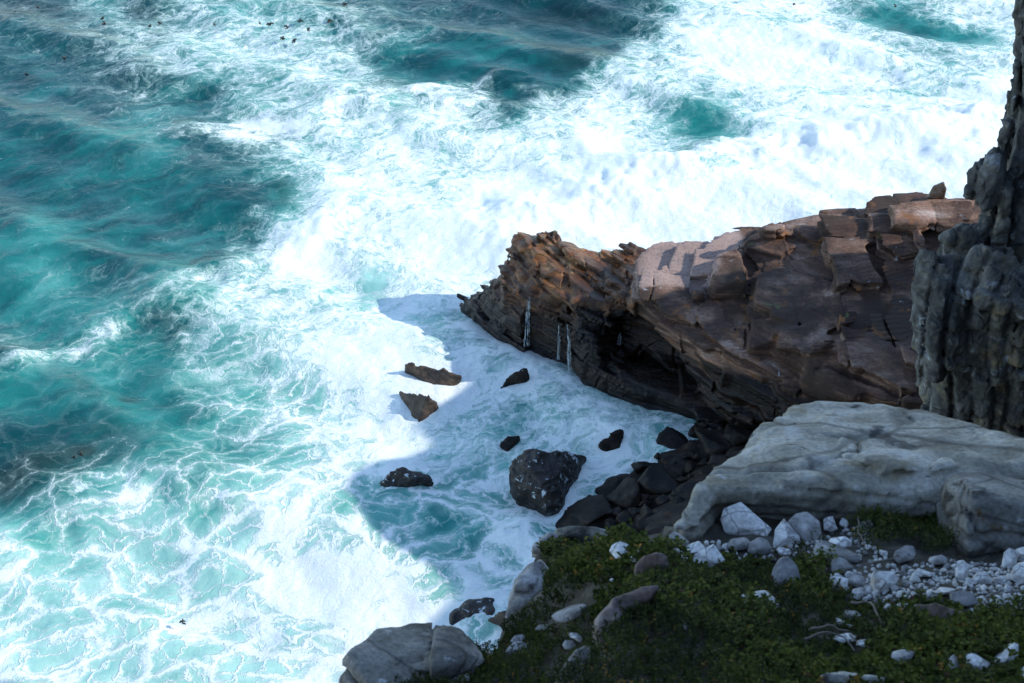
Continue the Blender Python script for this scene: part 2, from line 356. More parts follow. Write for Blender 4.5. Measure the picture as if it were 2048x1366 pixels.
MILK = """
1 2 4 2 4 5 4 2 2 1 1 1 1 2 5 5 5 4 4 5 5
2 2 2 3 5 5 5 4 3 3 3 2 2 4 6 6 6 5 4 4 5
2 3 2 3 3 4 5 5 4 4 2 3 5 5 4 6 6 5 5 6 7
3 2 3 4 2 3 5 6 7 6 6 6 7 6 5 6 7 7 7 7 7
2 3 3 3 3 2 5 7 7 6 7 7 8 8 8 8 8 8 8 8 8
3 4 3 3 3 4 7 7 7 8 8 8 8 8 8 8 8 8 8 8 8
4 5 4 4 5 6 6 7 8 6 6 6 6 6 6 6 6 6 6 6 6
3 4 5 4 5 6 7 8 8 7 6 6 6 6 6 6 6 6 6 6 6
4 4 4 5 5 6 7 8 8 7 6 6 6 6 6 6 6 6 6 6 6
2 2 3 4 5 5 7 8 8 7 6 6 6 6 6 6 6 6 6 6 6
3 3 5 6 5 6 7 6 6 6 6 6 6 6 6 6 6 6 6 6 6
6 5 6 6 6 6 7 7 6 6 6 6 6 6 6 6 6 6 6 6 6
5 6 6 6 6 7 7 7 8 7 6 6 6 6 6 6 6 6 6 6 6
7 6 7 6 7 7 8 8 8 7 6 6 6 6 6 6 6 6 6 6 6"""
def parse(s): return np.array([[float(v) for v in r.split()] for r in s.strip().split('\n')])/9.0
def bilin(G, px, py):
    u = np.clip(px/100, 0, G.shape[1]-1.001); v = np.clip(py/100, 0, G.shape[0]-1.001)
    i, j = u.astype(int), v.astype(int); a, b = u-i, v-j; a = a*a*(3-2*a); b = b*b*(3-2*b)
    return (G[j, i]*(1-a)+G[j, i+1]*a)*(1-b) + (G[j+1, i]*(1-a)+G[j+1, i+1]*a)*b
def blob(px, py, cx, cy, rx, ry, ang=0):
    c, s = math.cos(math.radians(ang)), math.sin(math.radians(ang)); dx, dy = px-cx, py-cy
    return np.exp(-(((dx*c+dy*s)/rx)**2 + ((-dx*s+dy*c)/ry)**2))
def polydist(x, y, pts):
    d = np.full(x.shape, 1e9); side = np.zeros(x.shape)
    for (ax, ay), (bx, by) in zip(pts[:-1], pts[1:]):
        vx, vy = bx-ax, by-ay; L = vx*vx+vy*vy; t = np.clip(((x-ax)*vx+(y-ay)*vy)/L, 0, 1)
        q = np.hypot(x-ax-t*vx, y-ay-t*vy); s = np.sign((x-ax)*vy-(y-ay)*vx); m = q < d
        d = np.where(m, q, d); side = np.where(m, s, side)
    return d, side
def seapt(px, py): p = PZ(px, py, 0); return p[0], p[1]
CREST_A = [seapt(*q) for q in [(-60, 770), (60, 725), (180, 690), (300, 625), (400, 575), (500, 530), (590, 490), (640, 450)]]
CREST_B = [seapt(*q) for q in [(-60, 1110), (60, 1060), (150, 1020), (270, 985), (380, 985), (470, 1000)]]
CREST_C = [seapt(*q) for q in [(1000, 440), (1150, 395), (1350, 340), (1550, 290), (1800, 260), (2100, 230)]]
CREST_D = [seapt(*q) for q in [(660, 225), (780, 200), (900, 170), (1000, 160), (1060, 180)]]
CREST_E = [seapt(*q) for q in [(390, 265), (470, 245), (600, 262)]]
def build_sea():
    def axis(a, b, st, lo, hi):
        m = np.arange(a, b, st); e = [b]; s = st
        while e[-1] < hi: s *= 1.25; e.append(e[-1]+s)
        f = [a]; s = st
        while f[-1] > lo: s *= 1.25; f.append(f[-1]-s)
        return np.concatenate([f[::-1][:-1], m, e])
    xs = axis(-42, 36, 0.11, -3500, 3500); ys = axis(32, 108, 0.11, -300, 5000)
    X, Y = np.meshgrid(xs, ys); x, y = X.ravel(), Y.ravel()
    vis = np.maximum(y, 24.0)
    px, py = project(x, vis, 0*x)
    jx = 45*fbm(x*0.35, y*0.35, 0*x, 5, 3); jy = 28*fbm(x*0.35, y*0.35, 0*x+9, 6, 3)
    D = bilin(parse(FOAM), px+jx, py+jy); T = bilin(parse(MILK), px+jx*0.7, py+jy*0.7)
    def bl(*a): return blob(px+jx*0.4, py+jy*0.4, *a)
    for a, v in [((1040, 170, 34, 95, 22), -0.35), ((880, 150, 130, 45, -12), -0.45), ((1090, 120, 110, 60, 0), -0.4), ((1400, 235, 90, 32, 8), -0.45), ((1560, 45, 45, 14, 0), -0.45),
                 ((1790, 30, 70, 28, 10), -0.4), ((1880, 65, 120, 15, 14), -0.55), ((1950, 70, 60, 14, 12), -0.4), ((1640, 180, 40, 14, 0), -0.35), ((1835, 178, 40, 12, 0), -0.4), ((1440, 262, 60, 14, 0), -0.3),
                 ((740, 555, 35, 28, -30), -0.55), ((470, 275, 85, 17, 6), 0.55), ((150, 215, 40, 12, 0), 0.1), ((575, 515, 45, 28, -25), 0.6), ((960, 190, 80, 22, 10), 0.2),
                 ((575, 395, 40, 45, 0), -0.5), ((860, 120, 110, 30, 0), -0.2), ((270, 580, 40, 5, -4), 0.25), ((570, 880, 60, 50, 40), -0.15),
                 ((860, 640, 45, 30, 15), -0.25), ((760, 1005, 70, 35, 15), -0.2), ((900, 1060, 60, 25, 10), -0.2), ((940, 985, 80, 20, 15), -0.15), ((60, 720, 60, 8, -20), 0.35), ((110, 880, 230, 70, -12), -0.16), ((300, 790, 160, 60, 0), -0.1), ((865, 765, 80, 32, 10), 0.3), ((838, 815, 60, 38, 0), 0.3), ((810, 968, 75, 24, 0), 0.25), ((1092, 985, 95, 50, 0), 0.3), ((1032, 768, 50, 26, 0), 0.25), ((1222, 890, 45, 30, 0), 0.25), ((1010, 690, 110, 22, 30), 0.2), ((480, 740, 80, 40, -10), -0.12)]:
        D = D + v*bl(*a)
    for a, v in [((1010, 200, 30, 60, 15), 0.03), ((1160, 20, 150, 40, 0), -0.05), ((860, 180, 110, 30, -12), -0.06), ((740, 555, 40, 30, -30), 0.15), ((300, 150, 90, 30, 0), -0.15), ((100, 330, 120, 50, 0), 0.05),
                 ((350, 650, 60, 30, 0), -0.25), ((330, 800, 60, 25, 0), -0.15), ((1640, 150, 300, 60, 0), 0.1), ((60, 470, 160, 40, 0), 0.12), ((260, 250, 90, 30, -20), 0.12)]:
        T = T + v*bl(*a)
    T = T + 0.22*sstep(930, 1040, py)*sstep(760, 600, px)
    cove = sstep(780, 880, px)*sstep(640, 700, py)
    D = D - cove*(0.07 + 0.18*np.clip(fbm(x*0.35, y*0.35, 0*x, 64, 3), 0, 1)); T = T - 0.08*cove
    K = 0*x
    for a, v in [((255, 790, 26, 12, 0), 0.75), ((150, 770, 30, 16, 20), 0.4), ((90, 935, 120, 38, -10), 0.7), ((165, 912, 22, 10, 0), 0.6), ((200, 870, 60, 16, 0), 0.3), ((1150, 125, 60, 26, 5), 0.55),
                 ((1110, 30, 120, 20, 0), 0.5), ((575, 390, 24, 36, 0), 0.5), ((280, 195, 40, 12, 0), 0.35), ((50, 152, 25, 10, 0), 0.5), ((60, 15, 110, 20, 0), 0.6), ((280, 15, 60, 18, 10), 0.6), ((1790, 42, 25, 8, 0), 0.5), ((15, 980, 60, 30, 0), 0.5)]:
        K = K + v*bl(*a)
    cells = sstep(620, 900, py)*sstep(760, 520, px) + 0.75*sstep(880, 960, py)*sstep(640, 720, px) + 0.25
    # relief
    wx, wy = x + 1.6*fbm(x*0.15, y*0.15, 0*x, 30, 3), y + 1.6*fbm(x*0.15, y*0.15, 0*x+5, 31, 3)
    r = wx*math.sin(math.radians(25))+wy*math.cos(math.radians(25))
    z = 0.30*np.sin(r*2*math.pi/11.0) + 0.13*np.sin(r*2*math.pi/4.7+1.0+0.3*wx)
    z += (0.14+0.08*np.clip(D, 0, 1))*fbm(x*0.5, y*0.5, 0*x, 40, 5, 0.5) + 0.11*np.clip(D, 0, 1)*np.abs(fbm(x*0.9, y*0.9, 0*x, 44, 5, 0.6))
    for C, hgt, wf, wb, fo in [(CREST_A, 0.9, 1.0, 3.0, 0.22), (CREST_B, 0.75, 1.2, 3.5, 0.08), (CREST_C, 1.5, 1.5, 3.0, 0.3), (CREST_D, 0.9, 1.5, 3.5, 0.25), (CREST_E, 0.6, 0.8, 3, 0.3)]:
        d, sd = polydist(wx*0.4+x*0.6, wy*0.4+y*0.6, C)
        rag = 0.6+0.6*fbm(x*0.6, y*0.6, 0*x, 50, 3)
        z += 0.6*hgt*np.exp(-(d/(0.5*(wf+wb)))**2)*rag
        D = D + 1.5*fo*np.exp(-(d/0.6)**2)*(0.5+1.6*np.clip(fbm(x*0.5, y*0.5, 0*x, 60, 3)+0.2, 0, 1))
    calm = sstep(-20, 10, y)
    z = np.where((x > 36) | (x < -42) | (y > 108) | (y < 32), z*0.6, z)*calm
    V = np.stack([x, y, z], 1)
    me = mesh_np('sea', V, quads=grid_quads(len(xs), len(ys)))
    attr(me, 'foam', np.clip(D, -0.3, 1.3)); attr(me, 'milky', np.clip(T, 0, 1)); attr(me, 'kelp', np.clip(K, 0, 0.85)); attr(me, 'cells', np.clip(cells, 0, 1))
    link('sea', me, M_SEA, kind='structure', label='turquoise sea churned into white foam below the cliffs')
build_sea()

# ------------------------------------------------------------------ rock promontory
def zbase(pts, z=-2.5, grow=1.0, shift=(0, 0)):
    c = np.mean(pts, 0); return [np.array([c[0]+(p[0]-c[0])*grow+shift[0], c[1]+(p[1]-c[1])*grow+shift[1], z]) for p in pts]
def chunk(tops, low=(), grow=1.0, shift=(0, 0), zb=-2.5):
    T = [PZ(*q) for q in tops]; L = [PZ(*q) for q in low]
    return Hull(T + L + zbase(T, zb, grow, shift) + zbase(L, zb, 1.0) if L else T + zbase(T, zb, grow, shift))
BED = np.array([0.02, -0.24, 1.0]); BED /= np.linalg.norm(BED)
LEAF = np.array([0.34, 0.22, 0.95]); LEAF /= np.linalg.norm(LEAF)
def frame(N):
    U = np.cross(N, [0, 1, 0]); U /= np.linalg.norm(U); return U, np.cross(N, U)
def beds(x, y, z, N, T, seed):
    """bed number, position inside it (0..1) and its thickness, for beds of uneven thickness square to N"""
    b = x*N[0]+y*N[1]+z*N[2] + 0.22*noise3(x*0.16, y*0.16, z*0.16, seed) + 0.035*noise3(x*1.4, y*1.4, z*1.4, seed+8)
    bb = b/T + 0.45*np.sin(b/T*1.7) + 0.3*np.sin(b/T*0.61+2); li = np.floor(bb); return li, bb-li
def strata(x, y, z, N, T, cell, amp, seed, crack):
    U, Vv = frame(N); li, fr = beds(x, y, z, N, T, seed)
    wx = 0.30*noise3(x*0.4, y*0.4, z*0.4, seed+1)
    u = (x*U[0]+y*U[1]+z*U[2]+wx)/cell + hsh(li, seed=seed+2)*5; v = (x*Vv[0]+y*Vv[1]+z*Vv[2]+wx)/(cell*0.8) + hsh(li, seed=seed+3)*5
    u = u+0.10*noise3(x*0.9, y*0.9, z*0.9, seed+5); v = v+0.10*noise3(x*0.9+9, y*0.9, z*0.9, seed+6)
    cu, cv = np.floor(u), np.floor(v); fu, fv = u-cu, v-cv
    eb = np.minimum(fr, 1-fr)*T; eu = np.minimum(fu, 1-fu)*cell; ev = np.minimum(fv, 1-fv)*cell*0.8
    wb, wj = sstep(0.0, 0.06, eb), sstep(0.0, 0.06, np.minimum(eu, ev))
    off = amp*((hsh(li, seed=seed+11)-0.5)*0.8*wb + (hsh(li, cu, cv, seed=seed+12)-0.5)*1.0*wb*wj)
    g = crack*np.exp(-(eb/0.03)**2) + crack*0.8*np.exp(-(np.minimum(eu, ev)/0.035)**2)
    f2 = fr*3.0; k2 = np.floor(f2); e2 = np.minimum(f2-k2, 1-f2+k2)*T/3
    off2 = 0.26*amp*(hsh(li*3+k2, cu, seed=seed+21)-0.5)*sstep(0, 0.05, e2)*wj; g2 = 0.6*crack*np.exp(-(e2/0.018)**2)
    tone = np.clip(0.5+0.5*(hsh(li, cu, cv, seed=seed+30)-0.5)+0.5*(hsh(li*3+k2, seed=seed+31)-0.5), 0, 1)
    rough = 0.06*fbm(x*1.7, y*1.7, z*1.7, seed+40, 4, 0.62)
    return off + g + off2 + g2 + rough, tone
MAINH = chunk([(1262, 560, 5.1), (1275, 525, 5.2), (1300, 499, 5.25), (1400, 492, 5.45), (1440, 470, 5.8), (1530, 452, 6.4), (1600, 445, 6.8), (1745, 432, 7.0), (1810, 412, 7.5), (1830, 392, 7.9), (1940, 382, 8.2), (2120, 375, 8.5),
               (1262, 598, 4.8), (1320, 645, 4.4), (1380, 705, 3.5), (1403, 745, 2.8), (1435, 800, 2.0), (1495, 850, 1.5), (1570, 840, 2.4), (1700, 810, 4.0), (1840, 810, 5.0), (2100, 780, 6.0)],
              shift=(0.6, 3.0), grow=0.93)
def onmain(px, py, dh):
    p = MAINH.hit(px, py)
    if p is None: p = PZ(px, py, 7.5)
    return p + np.array([0, 0, dh])
def ledge(poly, dh, sink=0.9):
    if not hasattr(dh, '__len__'): dh = [dh]*len(poly)
    T = [onmain(a, b, 0) for a, b in poly]
    r = [q - ray(*p)*(h/0.8) for q, p, h in zip(T, poly, dh)]
    return Hull([*r, *[q+np.array([0, 0.35, -sink]) for q in T]])
prom_hulls = [MAINH,
    chunk([(926, 599, 0.35), (945, 588, 0.8), (1000, 574, 1.5), (1040, 640, 1.7), (1004, 655, 0.8), (960, 630, 0.5)], grow=1.08),
    chunk([(950, 590, 1.2), (985, 570, 1.7), (1012, 548, 2.4), (1050, 598, 2.6), (1045, 640, 2.0), (990, 625, 1.4)], grow=1.15),
    chunk([(1002, 545, 2.7), (1020, 500, 3.4), (1034, 478, 3.75), (1076, 474, 3.95), (1092, 468, 4.0), (1132, 492, 3.95), (1142, 590, 3.8), (1060, 590, 3.2), (1006, 590, 2.6)],
          low=[(1000, 662, 0), (1045, 688, 0), (1062, 698, 0), (1100, 712, 0), (1148, 738, 0)], grow=1.0),
    chunk([(1060, 476, 3.95), (1078, 462, 4.1), (1100, 462, 4.1), (1122, 478, 4.05), (1140, 496, 3.95), (1090, 510, 3.9)], zb=1),
    chunk([(1062, 605, 2.3), (1130, 640, 2.2), (1140, 600, 2.8)], low=[(1060, 697, 0), (1105, 712, 0), (1148, 736, 0)]),
    chunk([(1128, 492, 4.25), (1238, 512, 3.95), (1300, 520, 4.3), (1290, 600, 4.15), (1147, 604, 3.85), (1150, 572, 4.05)], low=[(1149, 740, 0), (1166, 776, 0), (1200, 792, 0)], grow=1.0),
    chunk([(1232, 512, 4.0), (1243, 488, 4.5), (1265, 483, 4.6), (1315, 492, 4.7), (1300, 530, 4.3)], zb=0),
    chunk([(1150, 640, 3.3), (1290, 640, 3.6), (1400, 730, 2.0), (1440, 800, 1.0)], low=[(1163, 770, 0), (1200, 791, 0), (1300, 822, 0), (1380, 838, 0), (1440, 862, 0)], grow=1.0),
    # blocks and ledges lying on the long dip slope
    ledge([(1424, 580), (1436, 520), (1470, 506), (1500, 545), (1492, 590), (1440, 596)], [0.35, 0.7, 0.75, 0.6, 0.4, 0.3]),
    ledge([(1500, 610), (1508, 550), (1560, 530), (1680, 560), (1700, 640), (1650, 668), (1560, 640)], [0.5, 0.6, 0.5, 0.4, 0.3, 0.45, 0.55]),
    ledge([(1545, 700), (1552, 655), (1620, 640), (1672, 668), (1668, 690), (1620, 705)], [0.75, 0.85, 0.75, 0.6, 0.55, 0.7]),
    ledge([(1675, 720), (1685, 670), (1760, 680), (1840, 720), (1838, 790), (1750, 760)], 0.5),
    ledge([(1600, 790), (1590, 745), (1660, 735), (1760, 765), (1840, 800), (1700, 810)], 0.35),
    ledge([(1390, 690), (1330, 600), (1400, 610), (1560, 735), (1640, 800), (1560, 830), (1440, 790)], 0.25),
    ledge([(1268, 590), (1275, 545), (1340, 565), (1400, 590), (1420, 640), (1330, 630)], 0.28),
    ledge([(1480, 500), (1500, 470), (1560, 475), (1620, 490), (1560, 520)], 0.3),
    ledge([(1528, 476), (1530, 450), (1588, 450), (1592, 478)], [0.45, 0.6, 0.6, 0.4]),
    ledge([(1592, 480), (1596, 446), (1690, 442), (1700, 470), (1640, 490)], [0.35, 0.55, 0.6, 0.4, 0.3]),
    ledge([(1700, 480), (1712, 440), (1745, 434), (1752, 480), (1720, 500)], [0.5, 0.7, 0.9, 0.7, 0.4]),
    ledge([(1750, 500), (1752, 435), (1830, 430), (1850, 500), (1800, 520)], [0.5, 0.7, 0.8, 0.6, 0.4]),
    ledge([(1808, 430), (1812, 400), (1860, 398), (1950, 395), (1950, 440), (1870, 440)], [0.8, 0.9, 1.0, 1.1, 1.0, 0.8]),
    ledge([(1650, 530), (1640, 495), (1700, 480), (1740, 510), (1720, 560)], 0.4),
]
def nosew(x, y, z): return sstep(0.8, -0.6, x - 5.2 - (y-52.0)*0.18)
def prom_warp(x, y, z):
    """every bed keeps one outline through its thickness, so beds end in square ledges"""
    n = nosew(x, y, z); W_ = []
    for N, T, sd in ((BED, 0.62, 3), (LEAF, 0.30, 60)):
        li, fr = beds(x, y, z, N, T, sd); W_.append(((0.5-fr)*T*0.9*sstep(0.0, 0.065, np.minimum(fr, 1-fr)*T), N))
    return [q + (1-n)*W_[0][0]*W_[0][1][i] + n*W_[1][0]*W_[1][1][i] for i, q in enumerate((x, y, z))]
def prom_disp(x, y, z):
    n = nosew(x, y, z)
    a, _ = strata(x, y, z, BED, 0.62, 1.9, 0.50, 3, 0.065); b, _ = strata(x, y, z, LEAF, 0.30, 1.1, 0.34, 60, 0.06)
    low = sstep(1.2, 0.0, z)
    return (a*(1-n) + (b + 0.10*fbm(x*1.5, y*1.5, z*1.5, 73, 5, 0.62) - 0.08)*n)*(1-0.4*low)
def prom_tone(x, y, z):
    n = nosew(x, y, z); return strata(x, y, z, BED, 0.62, 1.9, 0.5, 3, 0.1)[1]*(1-n) + strata(x, y, z, LEAF, 0.30, 1.1, 0.34, 60, 0.06)[1]*n
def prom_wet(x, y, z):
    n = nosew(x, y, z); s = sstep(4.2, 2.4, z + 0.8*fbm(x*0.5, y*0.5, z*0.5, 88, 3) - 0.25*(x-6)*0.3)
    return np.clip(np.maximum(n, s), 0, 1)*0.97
def prom_tide_shade(x, y, z):
    w = sstep(0.0, 0.3, np.maximum(MAINH.sdf(x, y, z)+0.2, -CAVE[0].sdf(x, y, z)+0.55*(x > 0)-0.3))*sstep(2.4, 3.0, x-(y-52)*0.2)*sstep(3.85, 3.6, z)  # shade of the hollow and wall under the lip, painted into the colour
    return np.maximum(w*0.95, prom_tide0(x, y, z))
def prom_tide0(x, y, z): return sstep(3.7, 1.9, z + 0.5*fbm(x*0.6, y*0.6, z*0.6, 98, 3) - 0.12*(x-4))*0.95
def prom_pale(x, y, z):  # pinkish bed, its colour lifted further to imitate sunlit rock
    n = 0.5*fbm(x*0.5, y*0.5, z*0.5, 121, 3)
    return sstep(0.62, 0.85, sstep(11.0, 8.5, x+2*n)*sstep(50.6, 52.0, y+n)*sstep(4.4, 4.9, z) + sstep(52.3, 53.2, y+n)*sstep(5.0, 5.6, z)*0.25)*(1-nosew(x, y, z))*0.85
_cf = [PZ(*q) for q in [(1172, 640, 3.3), (1262, 632, 3.75), (1330, 668, 3.6), (1384, 720, 2.75), (1402, 765, 2.0), (1418, 805, 1.2), (1396, 820, 0.9), (1250, 785, 0.9), (1185, 755, 1.0)]]
CAVE = [Hull([p+np.array([-0.15, -0.8, 0]) for p in _cf] + [np.mean(_cf, 0)+(p-np.mean(_cf, 0))*0.7+np.array([0.7, 1.9, 0.3]) for p in _cf])]
prom_me = me = sdf_mesh('rock_promontory', prom_hulls, CAVE, 0.054, prom_disp, 0.95, warp=prom_warp, k=0.12, tone={'tone': prom_tone, 'wet': prom_wet, 'tide_shade': prom_tide_shade, 'pale': prom_pale}, zmin=-2.0)
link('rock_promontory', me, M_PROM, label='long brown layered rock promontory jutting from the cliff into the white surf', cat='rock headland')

# perched stone on the far end of the promontory
def place_sdf(name, hulls, vox, disp, band, mat, label, cat, group=None, k=0.05, tone=None):
    me = sdf_mesh(name, hulls, [], vox, disp, band, k=k, tone=tone); loc = recentre(me)
    return link(name, me, mat, label=label, cat=cat, group=group, loc=loc)
pp = [PZ(*q) for q in [(1848, 408, 8.1), (1856, 392, 8.7), (1868, 370, 9.3), (1888, 362, 9.6), (1894, 376, 9.3), (1888, 404, 8.2)]]
place_sdf('perched_rock', [Hull(pp + [p+np.array([0.15, 0.5, -0.35]) for p in pp] + [p+np.array([-0.1, 0.3, -0.5]) for p in pp[:1]])], 0.03, lambda x, y, z: 0.04*fbm(x*3, y*3, z*3, 5, 4), 0.3, M_RUST,
          'small upright brown stone perched on the far skyline of the promontory', 'rock')

# ------------------------------------------------------------------ grey cliff on the right
def prism(pts, Y0, depth, right=0.0, bulge=0.0, lean=0.0):
    F = [PY(a, b, Y0) for a, b in pts]; B = [CAM+(p-CAM)*(1+depth/Y0)+np.array([0.3, 0, -0.2]) for p in F]
    c = np.mean(F, 0); fr = [c+(p-c)*0.62+np.array([0, -bulge, 0]) for p in F] if bulge else []
    return Hull(F+B+fr)
rc = [prism([(2054, 20), (2050, 60), (2046, 100), (2026, 118), (2016, 220), (2008, 280), (2000, 310), (1990, 420), (1972, 500), (1990, 620), (2400, 620), (2400, -250), (2060, -250)], 26.3, 4, bulge=0.5),
      prism([(1988, 298), (1972, 305), (1965, 346), (1946, 364), (1937, 430), (1931, 480), (1950, 560), (2040, 600), (2060, 330)], 25.7, 3, bulge=0.5),
      prism([(1926, 428), (1895, 446), (1863, 474), (1870, 560), (1980, 600), (1990, 470)], 25.4, 3, bulge=0.4),
      prism([(1820, 500), (1824, 545), (1826, 660), (1845, 705), (1842, 860), (1900, 1000), (2400, 1000), (2400, 540), (1990, 520), (1900, 490)], 24.6, 5, bulge=0.7),
      prism([(1930, 760), (1960, 690), (2030, 660), (2100, 700), (2100, 950), (1930, 950)], 24.1, 3, bulge=0.4),
      prism([(1850, 640), (1870, 560), (1900, 545), (1915, 620), (1900, 760), (1860, 780)], 24.0, 2, bulge=0.35),
      prism([(1925, 600), (1960, 545), (2040, 540), (2080, 620), (2020, 670), (1940, 660)], 23.9, 2, bulge=0.3)]
def cliff_disp(x, y, z):
    w = 0.45*noise3(x*0.5, y*0.5, z*0.3, 91)
    d = 0
    for T, H, A, sd in ((1.15, 1.7, 0.34, 104), (0.42, 0.6, 0.17, 110)):
        u = (x*0.9-y*0.4+w+0.06*z)/T; cu = np.floor(u); v = (z+0.25*x+0.5*w)/H + hsh(cu, seed=sd)*3; cv = np.floor(v); q = (x*0.4+y*0.9+w)/T + hsh(cu, cv, seed=sd+1); cq = np.floor(q)
        eu = np.minimum(u-cu, 1-u+cu)*T; ev = np.minimum(v-cv, 1-v+cv)*H
        d = d + A*(hsh(cu, cv, cq, seed=sd+2)-0.5) + A*0.5*np.exp(-(eu/0.05)**2) + A*0.35*np.exp(-(ev/0.045)**2)
    return d + 0.24*fbm(x*0.9+w, y*0.9, z*0.8, 92, 6, 0.66) - 0.20*np.abs(fbm(x*2.0+w, y*2.0, z*1.6, 93, 5, 0.62)) + 0.13
me = sdf_mesh('grey_cliff', rc, [], 0.045, cliff_disp, 0.85, k=0.06)
link('grey_cliff', me, M_CLIFF, label='weathered grey cliff wall rising at the right edge beyond the pale slab', cat='cliff')

# ------------------------------------------------------------------ the headland that shades the bay (continues the grey cliff to the right)
def build_headland():
    X0 = 26.0
    bpts = [(870, 1300), (850, 1275), (872, 1240), (893, 1195), (872, 1166), (800, 1120), (735, 1088), (700, 1058), (688, 1010), (668, 985), (690, 950), (740, 925), (780, 915), (830, 905), (882, 882),
            (865, 868), (835, 845), (850, 820), (900, 790), (930, 765)]
    C = []
    for q in bpts:
        s = PZ(q[0], q[1], 0); k = (X0-s[0])/SUND[0]; c = s+SUND*k; C.append((c[1], c[2]))
    C.sort()
    y1 = C[-1][0]
    C = [(-60, 62), (-20, 62), (8, 60), (17, 55), (21, 45), (24, 37), (26.5, 28), (29.0, 22.5), (31.0, C[0][1]+1.0)] + C + [(y1+0.4, 17.6), (y1+1.0, 16.0), (y1+1.7, 14.0), (y1+3.0, 12.0), (y1+5, 9), (58, 8), (62, 3), (66, -2)]
    C = np.array(sorted(C)); ys = np.concatenate([np.arange(-60, 30, 0.6), np.arange(30, 66, 0.12)])
    cz = np.interp(ys, C[:, 0], C[:, 1])
    foot = np.interp(ys, [-60, 34, 44, 66], [15.5, 17.0, 24.0, 24.8])
    prof = [(0.0, 0.0), (0.25, 0.25), (0.5, 0.5), (0.72, 0.75), (0.9, 0.93), (1.0, 1.0)]
    V = []
    for a, b in prof: V.append(np.stack([foot+(X0-foot)*a, ys, -3+(cz+3)*b], 1))
    for dx, b in [(1.5, 0.99), (6, 0.92), (16, 0.7), (40, 0.3), (70, -0.1)]: V.append(np.stack([X0+dx+0*ys, ys, -3+(cz+3)*b], 1))
    V = np.stack(V, 1)                       # (ny, np, 3)
    # denser profile
    t = np.linspace(0, V.shape[1]-1, 60); i = np.minimum(t.astype(int), V.shape[1]-2); w = (t-i)[None, :, None]
    V = V[:, i]*(1-w)+V[:, i+1]*w; P = V.reshape(-1, 3)
    amp = 0.5*(1-np.exp(-((P[:, 0]-X0)/1.2)**2))
    n = fbm(P[:, 0]*0.4, P[:, 1]*0.4, P[:, 2]*0.4, 140, 4)
    P[:, 0] += amp*n*1.2; P[:, 2] += amp*n*0.7
    me = mesh_np('headland', P, quads=grid_quads(60, len(ys))); link('headland', me, M_CLIFF, kind='structure', label='steep rocky headland continuing the cliff')
build_headland()

# ------------------------------------------------------------------ foreground hillside
def base_z(x, y):
    return 32.6 - 0.45*(y-6.5)
def ray_to(f, px, py, t0=6.0, t1=26.0):
    r = ray(px, py); ts = np.arange(t0, t1, 0.02); P = CAM[:, None] + r[:, None]*ts
    below = P[2] < f(P[0], P[1]); i = int(np.argmax(below)) if below.any() else len(ts)-1
    return P[:, i]
LOWDROP = 1.15
def low_z(x, y): return base_z(x, y) - LOWDROP
EDGE_PX_LOW = [(640, 1500), (668, 1420), (700, 1352), (735, 1312), (790, 1292), (860, 1285), (930, 1300), (975, 1305), (1012, 1285), (1012, 1240), (1040, 1150), (1072, 1105), (1110, 1066), (1190, 1060), (1260, 1070), (1318, 1086)]
EDGE_PX_HIGH = [(1345, 1060), (1400, 985), (1480, 905), (1590, 830), (1760, 815), (1900, 835), (2048, 870), (2250, 900)]
edge = [ray_to(lambda x, y, k=(1.15, 0.9, 0.6, 0.3)[max(0, i-len(EDGE_PX_LOW)+4)]: base_z(x, y)-k, *q)[:2] for i, q in enumerate(EDGE_PX_LOW)] + [ray_to(lambda x, y: base_z(x, y)-0.1, *q)[:2] for q in EDGE_PX_HIGH]
edge = np.array([(-3.2, -6), (-2.6, 3)] + [tuple(e) for e in edge] + [(11.5, 15.0), (30, 17)])
poly = np.vstack([edge, [(30, -6)]])
def inside(P, x, y):
    r = np.zeros(x.shape, bool); n = len(P)
    for i in range(n):
        x1, y1 = P[i]; x2, y2 = P[(i+1) % n]
        if y1 == y2: continue
        c = ((y1 > y) != (y2 > y)) & (x < (x2-x1)*(y-y1)/(y2-y1)+x1); r ^= c
    return r
def pdist(x, y, P):
    d = np.full(np.shape(x), 1e9)
    for (ax, ay), (bx, by) in zip(P[:-1], P[1:]):
        vx, vy = bx-ax, by-ay; t = np.clip(((x-ax)*vx+(y-ay)*vy)/(vx*vx+vy*vy+1e-12), 0, 1); d = np.minimum(d, np.hypot(x-ax-t*vx, y-ay-t*vy))
    return d
# the brow: left of this line the ground lies a step lower
STEP_PX = [(1345, 1090), (1318, 1150), (1262, 1185), (1205, 1225), (1192, 1300), (1150, 1330), (1100, 1375), (1050, 1480)]
step = np.array([ray_to(base_z, *q)[:2] for q in STEP_PX])
step_poly = np.vstack([step, [(-1.2, 0), (-12, 0), (-12, 20), (step[0][0]+0.0, 20)]])
def ground_z(x, y):
    x = np.asarray(x, float); y = np.asarray(y, float)
    z = base_z(x, y)
    z = np.where(y < 4.0, z + 0.25*np.clip(4-y, 0, 9), z)
    s = np.where(inside(step_poly, x, y), 1, -1)*pdist(x, y, step)
    z = z - LOWDROP*sstep(-0.10, 0.30, s)*sstep(0.1, 1.7, np.hypot(x-step[0][0], y-step[0][1]))
    o = np.where(inside(poly, x, y), -1, 1)*pdist(x, y, edge)
    z = z - 0.10*sstep(-0.5, 0, o) - np.clip(o, 0, 40)*3.2 - 0.3*sstep(0, 0.25, o)
    z = z + np.clip(x-7.5, 0, 6)**2*0.5*sstep(14, 9, y)
    z = z + 0.16*fbm(x*0.9, y*0.9, 0*x, 201, 3) + 0.05*fbm(x*4, y*4, 0*x, 202, 3)
    return z
def ground_hit(px, py):
    p = ray_to(ground_z, px, py, 6, 30); return p
